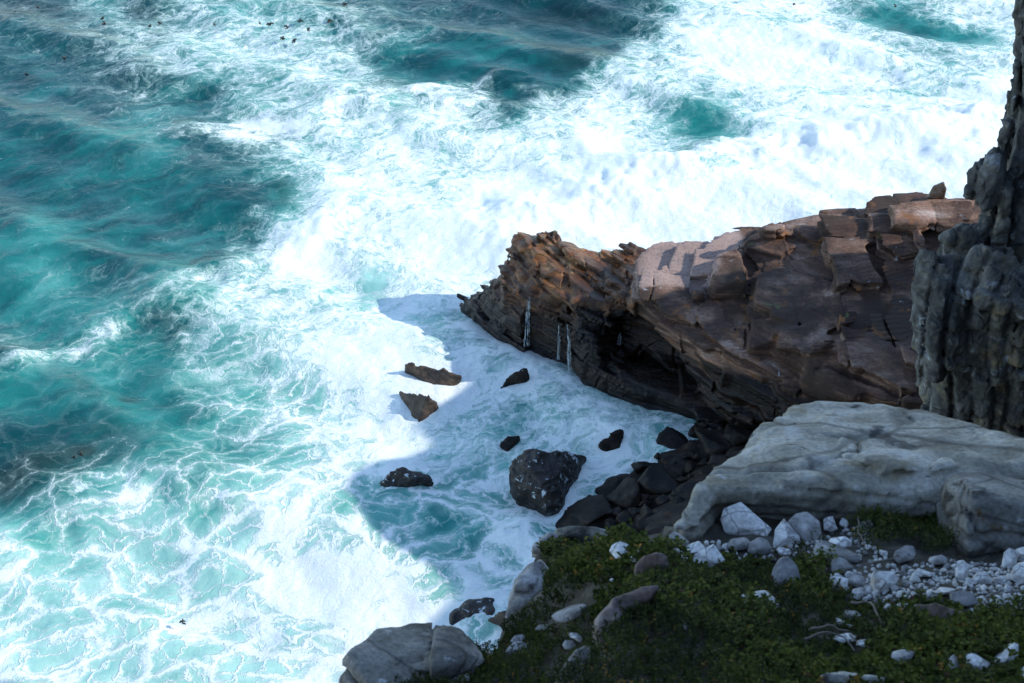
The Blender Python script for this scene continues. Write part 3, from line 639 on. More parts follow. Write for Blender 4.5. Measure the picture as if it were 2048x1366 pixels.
def build_ground():
    xs = np.concatenate([np.arange(-16, -4.5, 0.3), np.arange(-4.5, 8, 0.05), np.arange(8, 24, 0.4)]); ys = np.concatenate([np.arange(-6, 5.5, 0.25), np.arange(5.5, 17, 0.05), np.arange(17, 27, 0.3)])
    X, Y = np.meshgrid(xs, ys); z = np.maximum(ground_z(X.ravel(), Y.ravel()), -1.5)
    me = mesh_np('hillside', np.stack([X.ravel(), Y.ravel(), z], 1), quads=grid_quads(len(xs), len(ys)))
    link('hillside', me, M_SOIL, kind='structure', label='dark earth slope at the cliff edge')
build_ground()

def veg_polys():
    PX = [[(1105, 1066), (1200, 1062), (1262, 1088), (1318, 1105), (1262, 1172), (1215, 1230), (1110, 1262), (1020, 1292), (1012, 1250), (1082, 1200), (1104, 1150), (1090, 1110)],
          [(760, 1400), (790, 1335), (868, 1350), (940, 1310), (1040, 1262), (1180, 1232), (1215, 1215), (1190, 1300), (1110, 1376), (1060, 1420)],
          [(1085, 1400), (1160, 1330), (1185, 1300), (1205, 1235), (1255, 1188), (1320, 1150), (1390, 1128), (1460, 1118), (1550, 1108), (1640, 1105), (1655, 1165), (1735, 1225), (1800, 1205), (1930, 1232), (2100, 1225), (2200, 1300), (2200, 1450), (1085, 1450)],
          [(1700, 1015), (1800, 985), (1830, 950), (1880, 985), (1910, 1105), (1860, 1118), (1790, 1085), (1740, 1125), (1690, 1060)],
          [(1300, 1160), (1265, 1130), (1330, 1090), (1400, 1130)]]
    return [np.array([ground_hit(*q)[:2] for q in P]) for P in PX]
VEG = veg_polys()
STONES = []                            # (x, y, r): leaves keep clear of these
def leaf_mat():
    t = NT('succulent_leaf'); a = t.attr('hue')
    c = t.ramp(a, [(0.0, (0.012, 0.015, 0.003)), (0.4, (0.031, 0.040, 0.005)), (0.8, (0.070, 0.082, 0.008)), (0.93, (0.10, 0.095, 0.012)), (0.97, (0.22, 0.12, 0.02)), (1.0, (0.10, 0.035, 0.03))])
    t.put(t.b.inputs['Base Color'], c); t.b.inputs['Roughness'].default_value = 0.65; t.b.inputs['Specular IOR Level'].default_value = 0.12
    return t.m
M_LEAF = leaf_mat()
def build_plants():
    rng = np.random.default_rng(11); pts = []
    for P in VEG:
        lo, hi = P.min(0)-0.1, P.max(0)+0.1; n = int((hi-lo).prod()*800)
        q = rng.uniform(lo, hi, (n, 2)); x, y = q[:, 0], q[:, 1]
        s = np.where(inside(P, x, y), 1, -1)*pdist(x, y, np.vstack([P, P[:1]])) + 0.10*fbm(x*3, y*3, 0*x, 210, 3)
        ok = (s > 0) & (fbm(x*1.8, y*1.8, 0*x, 211, 3) > -0.62)
        for (sx, sy, r) in STONES: ok &= (np.hypot(x-sx, y-sy) > r)
        pts.append(q[ok])
    q = np.concatenate(pts); n = len(q); x, y = q[:, 0], q[:, 1]
    mound = 0.17*np.clip(fbm(x*1.9, y*1.9, 0*x, 220, 3)+0.30, 0, 1)
    z = ground_z(x, y)
    e = 0.02; nx = -(ground_z(x+e, y)-z)/e; ny = -(ground_z(x, y+e)-z)/e
    V, H = [], []
    per = 11
    tip = np.stack([0.45*nx/np.hypot(1, np.hypot(nx, ny)) + rng.normal(0, 0.35, n), 0.45*ny/np.hypot(1, np.hypot(nx, ny)) + rng.normal(0, 0.35, n), np.ones(n)], 1); tip /= np.linalg.norm(tip, axis=1)[:, None]
    hgt = mound + rng.uniform(0.02, 0.10, n)
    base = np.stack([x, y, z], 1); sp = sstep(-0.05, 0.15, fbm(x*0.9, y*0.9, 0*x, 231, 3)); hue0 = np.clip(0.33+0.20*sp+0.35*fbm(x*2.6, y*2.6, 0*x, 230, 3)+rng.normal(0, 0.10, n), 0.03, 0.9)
    old = rng.random(n) < 0.02+0.10*(fbm(x*1.3, y*1.3, 0*x, 236, 3) > 0.38)
    for k in range(per):
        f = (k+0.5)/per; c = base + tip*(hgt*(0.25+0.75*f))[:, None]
        a = rng.uniform(0, 6.283, n); el = rng.uniform(-0.1, 0.9, n)
        d = np.stack([np.cos(a)*np.cos(el), np.sin(a)*np.cos(el), np.sin(el)], 1)
        w = np.cross(d, [0, 0, 1.0]); w /= np.linalg.norm(w, axis=1)[:, None]; up = np.cross(w, d)
        L = (rng.uniform(0.020, 0.036, n)*(1.1+0.35*sp))[:, None]; B = L*(0.18+0.14*sp)[:, None]
        V.append(np.stack([c, c+d*L*0.55+w*B+up*L*0.1, c+d*L, c+d*L*0.55-w*B+up*L*0.1], 1))
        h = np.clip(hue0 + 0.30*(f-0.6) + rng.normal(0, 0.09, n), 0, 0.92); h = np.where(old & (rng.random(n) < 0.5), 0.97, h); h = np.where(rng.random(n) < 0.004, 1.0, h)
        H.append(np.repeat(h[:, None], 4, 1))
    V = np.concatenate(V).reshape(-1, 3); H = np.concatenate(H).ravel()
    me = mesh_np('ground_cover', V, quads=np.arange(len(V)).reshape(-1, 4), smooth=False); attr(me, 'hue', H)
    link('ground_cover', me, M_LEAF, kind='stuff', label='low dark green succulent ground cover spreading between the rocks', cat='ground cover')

# ------------------------------------------------------------------ foreground boulders
def fg_disp(a1, a2, s=1.0, led=0.0, seed=0, T=0.22):
    def f(x, y, z):
        nn = noise3(x*0.9+0.5*noise3(x*2, y*2, z*2, 330), y*0.9, z*1.4, 331+seed); d = 0.06*np.exp(-(nn/0.035)**2) + a1*fbm(x*0.9*s, y*0.9*s, z*0.9*s, 300+seed, 3) + a2*fbm(x*3.5*s, y*3.5*s, z*3.5*s, 310+seed, 4, 0.55)
        if led:
            b = (z*0.95 + 0.25*y + 0.1*x + 0.10*noise3(x*1.2, y*1.2, z*1.2, 320+seed))/T; fr = b-np.floor(b)
            d = d + led*(hsh(np.floor(b), np.floor(x*0.8+0.6*noise3(x, y, z, 321)), seed=322+seed)-0.5) + led*0.7*np.exp(-(np.minimum(fr, 1-fr)*T/0.02)**2)
        return d
    return f
def on_ray(q): return PT(*q)
def face_hull(poly, t, back, drop=(0, 0, 0), inner=None, shr=0.85):
    """poly: (px, py[, dt]) outline at sight distance t(+dt); back: how far the rock reaches behind; inner: points pushed to the viewer"""
    F = [PT(q[0], q[1], t+(q[2] if len(q) > 2 else 0)) for q in poly]
    c = np.mean(F, 0); B = [c+(p-c)*shr + (c-CAM)/np.linalg.norm(c-CAM)*back*0.55 + np.array([0, back*0.35, -back*0.55]) + np.array(drop) for p in F]
    I = [PT(*q) for q in (inner or [])]
    return Hull(F+B+I)
# big pale slab: its upper face is a plane leaning to the viewer
def tg(px, py, h=0.0, low=False):
    g = ray_to((lambda x, y: low_z(x, y)+h) if low else (lambda x, y: base_z(x, y)+h), px, py, 5, 34); return float(g[1]*CP-(g[2]-CAMZ)*SP)
SL = [(a_, b_, tg(a_, b_, h_)) for a_, b_, h_ in [(1330, 1082, .1), (1352, 1040, .2), (1400, 978, .35), (1470, 892, .5), (1560, 836, .55), (1585, 812, .55), (1640, 800, .55), (1760, 805, .55), (1860, 820, .55), (1960, 848, .6), (2060, 868, .6), (2200, 900, .6),
      (2200, 1010, .2), (2000, 960, .2), (1885, 985, .15), (1805, 985, .12), (1790, 1005, .1), (1700, 1020, .08), (1620, 1028, .06), (1530, 1010, .06), (1470, 985, .12), (1430, 1010, .12), (1405, 1075, .05)]]
slabF = [PT(*q) for q in SL]
slab_h = [Hull(slabF[2:16]+[p+np.array([0.1, 0.1, -1.0]) for p in slabF[2:16]]),
          Hull([slabF[i] for i in (14, 15, 16, 17, 18, 19, 20)]+[PT(1560, 900, tg(1560, 900, .52)), PT(1800, 930, tg(1800, 930, .52))]+[slabF[i]+np.array([0.02, 0.25, -0.6]) for i in (14, 15, 16, 17, 18, 19, 20)]),
          Hull([slabF[i] for i in (0, 1, 2, 20, 21, 22)]+[slabF[i]+np.array([0.1, 0.2, -0.9]) for i in (0, 1, 2, 20, 21, 22)])]
place_sdf('slab_boulder', slab_h, 0.03, fg_disp(0.06, 0.05, 1.2, led=0.055, T=0.2), 0.35, M_SLAB, 'huge pale flat sandstone slab lying above the white broken stones', 'boulder', k=0.15)
blk = [(1884, 1000, .35), (1892, 958, .4), (1915, 936, .45), (1990, 945, .45), (2060, 962, .45), (2220, 1010, .45), (2220, 1130, -0.1), (2060, 1112, -0.1), (1960, 1112, -0.1), (1915, 1100, 0.15), (1890, 1060, .3)]
bt = tg(1940, 1105, 0.05)+0.1
place_sdf('block_boulder', [face_hull(blk, tg(1940, 1105, 0.05, False)+0.1, 1.6, shr=1.0, inner=[(1934, 972, bt-.02), (2210, 1030, bt-.02), (1937, 1104, bt-.13)])], 0.025, fg_disp(0.02, 0.03, 1.3, led=0.07, seed=3, T=0.26), 0.3, M_SLABD,
          'squarish grey boulder with a white lichened edge in front of the big slab', 'boulder', k=0.015)
ledg = [(690, 1380), (702, 1352), (728, 1312), (765, 1280, 0.2), (832, 1275, 0.3), (852, 1264, 0.3), (905, 1263, 0.3), (945, 1292, 0.25), (962, 1318, 0.1), (930, 1345, -0.1), (860, 1372, -0.2), (760, 1420, -0.3)]
place_sdf('ledge_boulder', [face_hull(ledg, tg(840, 1350, 0.05, True)+0.1, 1.6, inner=[(800, 1330, tg(840, 1350, .05, True)-.1), (900, 1310, tg(840, 1350, .05, True)-.1)])], 0.022, fg_disp(0.03, 0.05, 1.5, led=0.22, seed=7, T=0.17), 0.3, M_SLABD,
          'layered grey ledge rock at the bottom of the slope overhanging the sunlit foam', 'boulder', k=0.04)
kn = [(1006, 1258), (1014, 1215, 0.05), (1030, 1150, 0.1), (1052, 1120, 0.2), (1085, 1108, 0.25), (1104, 1130, 0.2), (1100, 1178, 0.1), (1080, 1215), (1040, 1262, -0.05)]
place_sdf('brow_boulder', [face_hull(kn, tg(1060, 1230, 0.05, True)+0.1, 1.4)], 0.02, fg_disp(0.05, 0.03, 1.6, seed=9), 0.25, M_GREYST, 'grey boulder with a darker foot hanging over the water left of the green knob', 'boulder', k=0.1)
kt = [(1062, 1106), (1068, 1082), (1100, 1062, .1), (1112, 1066, .1), (1122, 1082, 0.05), (1105, 1105)]
place_sdf('rounded_boulder', [face_hull(kt, tg(1090, 1100, 0.05, True)+0.1, 0.8)], 0.018, fg_disp(0.03, 0.02, 2, seed=11), 0.2, M_GREYST, 'rounded grey boulder tucked under the top left corner of the green knob', 'boulder')
rim = [(1100, 1064), (1112, 1052), (1150, 1048), (1195, 1052), (1250, 1062), (1300, 1078), (1322, 1088), (1300, 1106), (1240, 1086), (1180, 1072), (1110, 1078)]
place_sdf('rim_rock', [face_hull(rim, tg(1200, 1075, 0.05, True)+0.1, 0.9)], 0.018, fg_disp(0.03, 0.02, 2, seed=13), 0.2, M_SLAB, 'long pale rock rim along the far edge of the green knob', 'boulder')
rd = [(1188, 1290), (1190, 1240), (1205, 1214), (1226, 1196), (1250, 1180), (1290, 1172), (1318, 1172), (1300, 1200), (1245, 1230), (1235, 1290), (1205, 1302)]
place_sdf('pink_boulder', [face_hull(rd[:4]+rd[8:], tg(1215, 1270, 0)+0.15, 0.9), face_hull(rd[3:9], tg(1250, 1225, 0.1)+0.1, 0.8)], 0.016, fg_disp(0.04, 0.02, 2, seed=15), 0.2, M_PINK, 'smooth pinkish grey boulder half covered by overhanging ground cover', 'boulder', k=0.08)
rp = [(1266, 1160), (1268, 1130), (1285, 1108), (1310, 1100), (1335, 1106), (1340, 1140), (1315, 1168)]
place_sdf('reddish_boulder', [face_hull(rp, tg(1300, 1162, 0.05, False)+0.1, 0.7)], 0.016, fg_disp(0.03, 0.02, 2.2, seed=17), 0.2, M_PINK, 'purplish rounded boulder below the orange lichen patch of the slab', 'boulder')
wd = [(1098, 1380), (1130, 1335), (1160, 1302), (1176, 1292), (1178, 1318), (1164, 1366), (1150, 1400)]
place_sdf('wedge_boulder', [face_hull(wd, tg(1150, 1340, 0.05, False)+0.1, 0.9)], 0.016, fg_disp(0.03, 0.02, 2.2, seed=19), 0.2, M_GREYST, 'pale speckled wedge of rock running off the bottom edge below the pinkish boulder', 'boulder')
dm = [(1620, 1380), (1650, 1352), (1690, 1340), (1740, 1343), (1790, 1362), (1800, 1390), (1700, 1420)]
place_sdf('domed_boulder', [face_hull(dm, tg(1710, 1366, 0.05, False)+0.1, 0.8)], 0.016, fg_disp(0.03, 0.02, 2.2, seed=21), 0.2, M_SLAB, 'pale domed boulder top at the bottom edge among the ground cover', 'boulder')
br = [(1808, 1262), (1812, 1225), (1830, 1209), (1880, 1208), (1935, 1222), (1955, 1250), (1930, 1268), (1860, 1272)]
place_sdf('brown_boulder', [face_hull(br, tg(1870, 1265, 0.05, False)+0.1, 0.9)], 0.016, fg_disp(0.035, 0.02, 2.2, seed=23), 0.2, M_RUST, 'rust brown boulder with pale lichen patches in front of the white scree', 'boulder')

# ------------------------------------------------------------------ loose stones
def stone(name, poly, mat, label, cat='stone', dep=0.75, ridge=None, lift=0.10, group=None, bev=0.05, jit=0.0, seed=1):
    rnd = random.Random(seed*7+len(poly)); P = np.array(poly, float)
    w = P[:, 0].max()-P[:, 0].min(); cx, cy = P.mean(0); by = P[:, 1].max()
    g = ground_hit(cx, by-0.12*(by-P[:, 1].min())); t = float((g[1]*CP - (g[2]-CAMZ)*SP)) - lift
    size = w/FPX*t; d = size*dep
    for h_ in slab_h:
        for (a, b) in poly:
            q_ = h_.hit(a, b)
            if q_ is not None: t = min(t, float(q_[1]*CP-(q_[2]-CAMZ)*SP) - d*0.45)
    pts = []
    for (a, b) in P:
        k = (by-b)/max(by-P[:, 1].min(), 1)
        pts.append(PT(a, b, t + d*(0.15+0.45*k)))
    if ridge is None:
        ridge = [(cx+rnd.uniform(-.12, .12)*w, cy+rnd.uniform(-0.05, 0.2)*w, -0.22), (cx+rnd.uniform(-.3, -.1)*w, cy+rnd.uniform(0, .15)*w, -0.1), (cx+rnd.uniform(.1, .3)*w, cy+rnd.uniform(0, .15)*w, -0.1)]
    for (a, b, dt) in ridge: pts.append(PT(a, b, t+d*0.3+dt*d*1.2))
    c = np.mean(pts, 0)
    for p in list(pts[:len(P)]): pts.append(c + (p-c)*0.8 + np.array([rnd.uniform(-.08, .08)*size, d*0.5, -d*0.45]))
    bm = bmesh.new(); [bm.verts.new(p) for p in pts]
    r = bmesh.ops.convex_hull(bm, input=bm.verts)
    bmesh.ops.delete(bm, geom=[v for v in bm.verts if not v.link_faces], context='VERTS')
    bmesh.ops.dissolve_limit(bm, angle_limit=0.38, verts=bm.verts, edges=bm.edges)
    bmesh.ops.bevel(bm, geom=bm.edges[:], offset=size*bev, segments=2, affect='EDGES', profile=0.6, clamp_overlap=True)
    bmesh.ops.triangulate(bm, faces=bm.faces); 
    bmesh.ops.subdivide_edges(bm, edges=[e for e in bm.edges if e.calc_length() > size*0.16], cuts=2, use_grid_fill=True)
    for v in bm.verts:
        q = np.array(v.co)*(6.0/max(size, 0.1)*0.35)
        n = fbm(np.array([q[0]]), np.array([q[1]]), np.array([q[2]]), seed+400, 3)[0]
        v.co += Vector((v.co-Vector(c)).normalized()*float(n)*size*0.035)
    me = bpy.data.meshes.new(name); bm.to_mesh(me); bm.free()
    loc = recentre(me); o = link(name, me, mat, label=label, cat=cat, group=group, loc=loc)
    b = PT(cx, by-0.2*w, t+0.3*d); STONES.append((float(b[0]), float(b[1]+0.12*size), size*0.40))
    return o
LOOSE = [
 ('white', [(1442, 1040), (1448, 1018), (1468, 1006), (1482, 1003), (1500, 1018), (1532, 1038), (1546, 1058), (1535, 1075), (1500, 1068), (1466, 1077), (1450, 1062)], 'biggest white angular stone leaning against the foot of the pale slab'),
 ('white', [(1546, 1088), (1552, 1058), (1568, 1036), (1578, 1052), (1600, 1072), (1601, 1086), (1580, 1090), (1548, 1096)], 'pyramid shaped pale stone with a sharp ridge right of the biggest white stone'),
 ('grey', [(1573, 1045), (1590, 1028), (1615, 1022), (1640, 1042), (1646, 1075), (1640, 1092), (1610, 1086), (1598, 1066)], 'broad light grey stone behind the pyramid shaped one'),
 ('white', [(1647, 1040), (1652, 1034), (1666, 1032), (1672, 1050), (1676, 1058), (1664, 1064), (1648, 1060)], 'small white block right of the broad light grey stone'),
 ('grey', [(1713, 1058), (1720, 1044), (1738, 1038), (1748, 1050), (1740, 1062), (1722, 1064)], 'small brownish stone among leaves under the middle of the slab', ),
 ('white', [(1386, 1132), (1388, 1110), (1402, 1100), (1428, 1087), (1438, 1096), (1450, 1120), (1440, 1130), (1412, 1136), (1390, 1142)], 'long white box shaped stone at the upper edge of the ground cover'),
 ('white', [(1352, 1104), (1370, 1090), (1398, 1081), (1410, 1092), (1412, 1104), (1388, 1112), (1360, 1112)], 'flat white stone just left of the long box shaped one'),
 ('grey', [(1334, 1092), (1336, 1072), (1350, 1062), (1372, 1076), (1380, 1086), (1362, 1096)], 'pale stone under the left tip of the big slab beside orange lichen'),
 ('grey', [(1450, 1094), (1462, 1078), (1490, 1074), (1505, 1086), (1500, 1098), (1470, 1102)], 'dark grey layered stone below the biggest white stone'),
 ('grey', [(1494, 1104), (1500, 1084), (1520, 1074), (1536, 1080), (1546, 1098), (1535, 1110), (1505, 1110)], 'grey arched stone between the biggest white stone and the pyramid'),
 ('white', [(1553, 1098), (1560, 1092), (1580, 1098), (1584, 1110), (1570, 1114), (1558, 1108)], 'little white stone just below the pyramid shaped stone'),
 ('white', [(1655, 1088), (1662, 1076), (1690, 1072), (1704, 1082), (1702, 1092), (1672, 1104), (1660, 1100)], 'white cracked brick shaped stone lying on the flat grey rock'),
 ('grey', [(1625, 1110), (1632, 1086), (1650, 1080), (1705, 1098), (1725, 1112), (1720, 1126), (1690, 1132), (1640, 1130)], 'wide flat grey rock carrying the white brick shaped stone'),
 ('grey', [(1662, 1128), (1672, 1112), (1690, 1116), (1710, 1136), (1702, 1142), (1680, 1150), (1664, 1146)], 'mottled grey stone in front of the flat grey rock'),
 ('grey', [(1536, 1172), (1544, 1140), (1562, 1115), (1578, 1112), (1596, 1130), (1604, 1168), (1585, 1182), (1550, 1184)], 'pointed grey stone standing alone in the ground cover'),
 ('white', [(1466, 1216), (1478, 1192), (1500, 1186), (1506, 1184), (1530, 1180), (1550, 1196), (1560, 1214), (1540, 1222), (1500, 1222)], 'white deeply cracked stone half sunk in ground cover'),
 ('white', [(1658, 1172), (1662, 1148), (1675, 1146), (1697, 1158), (1694, 1188), (1680, 1184)], 'white block left of the round grey cobble at the near edge of the scree'),
 ('grey', [(1694, 1158), (1712, 1148), (1728, 1152), (1734, 1172), (1715, 1176), (1698, 1166)], 'round grey cobble between two white blocks of the scree'),
 ('white', [(1745, 1150), (1752, 1141), (1768, 1138), (1778, 1146), (1790, 1143), (1797, 1168), (1780, 1178), (1750, 1192), (1746, 1178)], 'large white heart shaped block at the left end of the scree'),
 ('white', [(1702, 1190), (1706, 1178), (1724, 1174), (1728, 1190), (1715, 1200)], 'white stone touching the ground cover below the round cobble'),
 ('white', [(1722, 1178), (1735, 1168), (1744, 1174), (1744, 1190), (1730, 1190)], 'small white stone left of the heart shaped block'),
 ('grey', [(1787, 1118), (1790, 1102), (1812, 1090), (1828, 1092), (1834, 1108), (1826, 1120), (1798, 1128)], 'banded grey rounded stone above the scree under the slab'),
 ('grey', [(1856, 1122), (1862, 1114), (1885, 1109), (1898, 1118), (1894, 1128), (1866, 1130)], 'grey flat stone at the top edge of the scree'),
 ('white', [(1910, 1158), (1914, 1134), (1928, 1126), (1940, 1130), (1936, 1155), (1924, 1166)], 'tall white brick like block in the middle of the scree'),
 ('white', [(1944, 1164), (1958, 1144), (1966, 1150), (1972, 1142), (1986, 1158), (1984, 1168), (1955, 1170)], 'two peaked white block right of the brick like block'),
 ('white', [(2005, 1135), (2008, 1104), (2020, 1095), (2036, 1102), (2034, 1128), (2024, 1138)], 'upright white block by the foot of the squarish grey boulder'),
 ('white', [(2030, 1110), (2038, 1096), (2060, 1090), (2080, 1110), (2060, 1125), (2040, 1122)], 'white block at the right edge beside the upright one'),
 ('white', [(2022, 1160), (2026, 1136), (2050, 1122), (2085, 1130), (2085, 1165), (2040, 1170)], 'largest white block of the scree, cut by the right edge'),
 ('white', [(1818, 1162), (1828, 1146), (1838, 1150), (1842, 1164), (1826, 1166)], 'white wedge shaped stone near the middle left of the scree'),
 ('white', [(1828, 1146), (1836, 1136), (1850, 1140), (1864, 1146), (1862, 1154), (1840, 1154)], 'pale flat stone leaning on the white wedge shaped one'),
 ('white', [(1868, 1186), (1884, 1174), (1902, 1174), (1914, 1178), (1906, 1186), (1885, 1190)], 'low white flat stone along the front edge of the scree'),
 ('grey', [(1900, 1206), (1905, 1186), (1925, 1180), (1948, 1186), (1958, 1206), (1940, 1214), (1915, 1212)], 'large dull grey cobble at the front of the scree'),
 ('white', [(1985, 1212), (1995, 1198), (2008, 1196), (2012, 1212), (2005, 1222), (1990, 1220)], 'white lumpy block on the lower right front of the scree'),
 ('white', [(1768, 1216), (1776, 1206), (1785, 1210), (1784, 1222), (1774, 1224)], 'small round white stone left of the rust brown boulder'),
 ('white', [(1790, 1216), (1800, 1206), (1816, 1207), (1818, 1214), (1800, 1222)], 'pale stone touching the top left of the rust brown boulder'),
 ('grey', [(1685, 1232), (1692, 1220), (1715, 1222), (1732, 1236), (1720, 1242), (1695, 1240)], 'pinkish grey stone beside the bleached twig'),
 ('white', [(1668, 1240), (1674, 1235), (1692, 1242), (1712, 1254), (1700, 1258), (1678, 1252)], 'thin white sliver of stone below the bleached twig'),
 ('white', [(1668, 1278), (1676, 1269), (1700, 1266), (1714, 1274), (1708, 1284), (1685, 1286)], 'white loaf shaped stone in the ground cover left of the scree front'),
 ('white', [(1713, 1290), (1720, 1280), (1734, 1279), (1740, 1288), (1728, 1294)], 'small white stone right of the loaf shaped one'),
 ('grey', [(1782, 1316), (1788, 1304), (1812, 1298), (1832, 1304), (1822, 1322), (1800, 1326)], 'half buried grey stone with a white rim near the bottom'),
 ('white', [(1925, 1322), (1936, 1308), (1948, 1306), (1970, 1318), (1992, 1332), (1980, 1348), (1958, 1350)], 'white slab shaped stone at the bottom right'),
 ('white', [(1985, 1328), (2005, 1302), (2030, 1285), (2038, 1288), (2037, 1320), (2015, 1330), (1992, 1336)], 'white triangular stone tip at the bottom right'),
 ('grey', [(1895, 1345), (1898, 1318), (1908, 1308), (1918, 1318), (1922, 1340), (1910, 1350)], 'dark grey stone with a white cap left of the white slab shaped one'),
 ('white', [(2040, 1366), (2042, 1345), (2052, 1332), (2080, 1340), (2080, 1370)], 'white stone cut by the right edge near the bottom corner'),
 ('white', [(1218, 1102), (1224, 1090), (1240, 1082), (1258, 1088), (1262, 1106), (1250, 1118), (1232, 1118)], 'white topped stone lying on the green knob'),
 ('white', [(1260, 1116), (1265, 1110), (1273, 1114), (1272, 1124), (1264, 1124)], 'tiny white pebble right of the white topped stone'),
 ('grey', [(1270, 1106), (1276, 1099), (1284, 1104), (1280, 1108)], 'tiny grey pebble between the knob and the purplish boulder'),
 ('white', [(1218, 1160), (1224, 1156), (1232, 1160), (1224, 1164)], 'tiny white chip on the slope of the green knob'),
 ('grey', [(1100, 1232), (1118, 1222), (1160, 1200), (1190, 1192), (1206, 1190), (1195, 1204), (1150, 1240), (1130, 1247), (1112, 1244)], 'flat grey shard lying on the ground cover of the lower slope'),
 ('white', [(1136, 1272), (1142, 1265), (1156, 1266), (1167, 1276), (1160, 1284), (1146, 1278)], 'whitish flat stone on top of a greenish cobble'),
 ('grey', [(1124, 1290), (1130, 1279), (1146, 1280), (1154, 1292), (1142, 1300), (1130, 1299)], 'greenish grey cobble under the whitish flat stone'),
 ('grey', [(1018, 1284), (1030, 1270), (1052, 1268), (1054, 1278), (1040, 1288)], 'small pinkish rock in the lower gully'),
 ('grey', [(1068, 1260), (1080, 1250), (1108, 1248), (1115, 1256), (1095, 1262)], 'low grey rock edge peeking from the ground cover below the flat shard'),
 ('white', [(1364, 1252), (1370, 1246), (1378, 1250), (1378, 1260), (1368, 1260)], 'lone tiny white pebble in the big patch of ground cover'),
 ('white', [(1470, 1270), (1474, 1262), (1486, 1260), (1488, 1270), (1480, 1276)], 'lone white pebble below the deeply cracked stone'),
 ('grey', [(1516, 1262), (1518, 1250), (1526, 1246), (1532, 1254), (1530, 1264)], 'lone grey pebble right below the deeply cracked stone'),
 ('white', [(855, 1345), (862, 1334), (890, 1330), (925, 1338), (945, 1352), (930, 1368), (880, 1366)], 'pale rounded stone lying in front of the layered ledge rock'),
 ('white', [(792, 1275), (800, 1268), (818, 1268), (832, 1276), (820, 1281), (800, 1280)], 'thin whitish plate of stone lying on the layered ledge rock'),
 ('grey', [(1010, 1305), (1022, 1286), (1040, 1280), (1060, 1292), (1050, 1306), (1025, 1310)], 'grey rounded stone at the lip of the lower gully'),
]
MATS = {'white': M_WHITE, 'grey': M_GREYST}
for i, (k, P, lab) in enumerate(LOOSE):
    stone('broken_stone' if k == 'white' else 'stone', P, MATS[k], lab, seed=i+1, bev=0.022 if k == 'white' else 0.06)
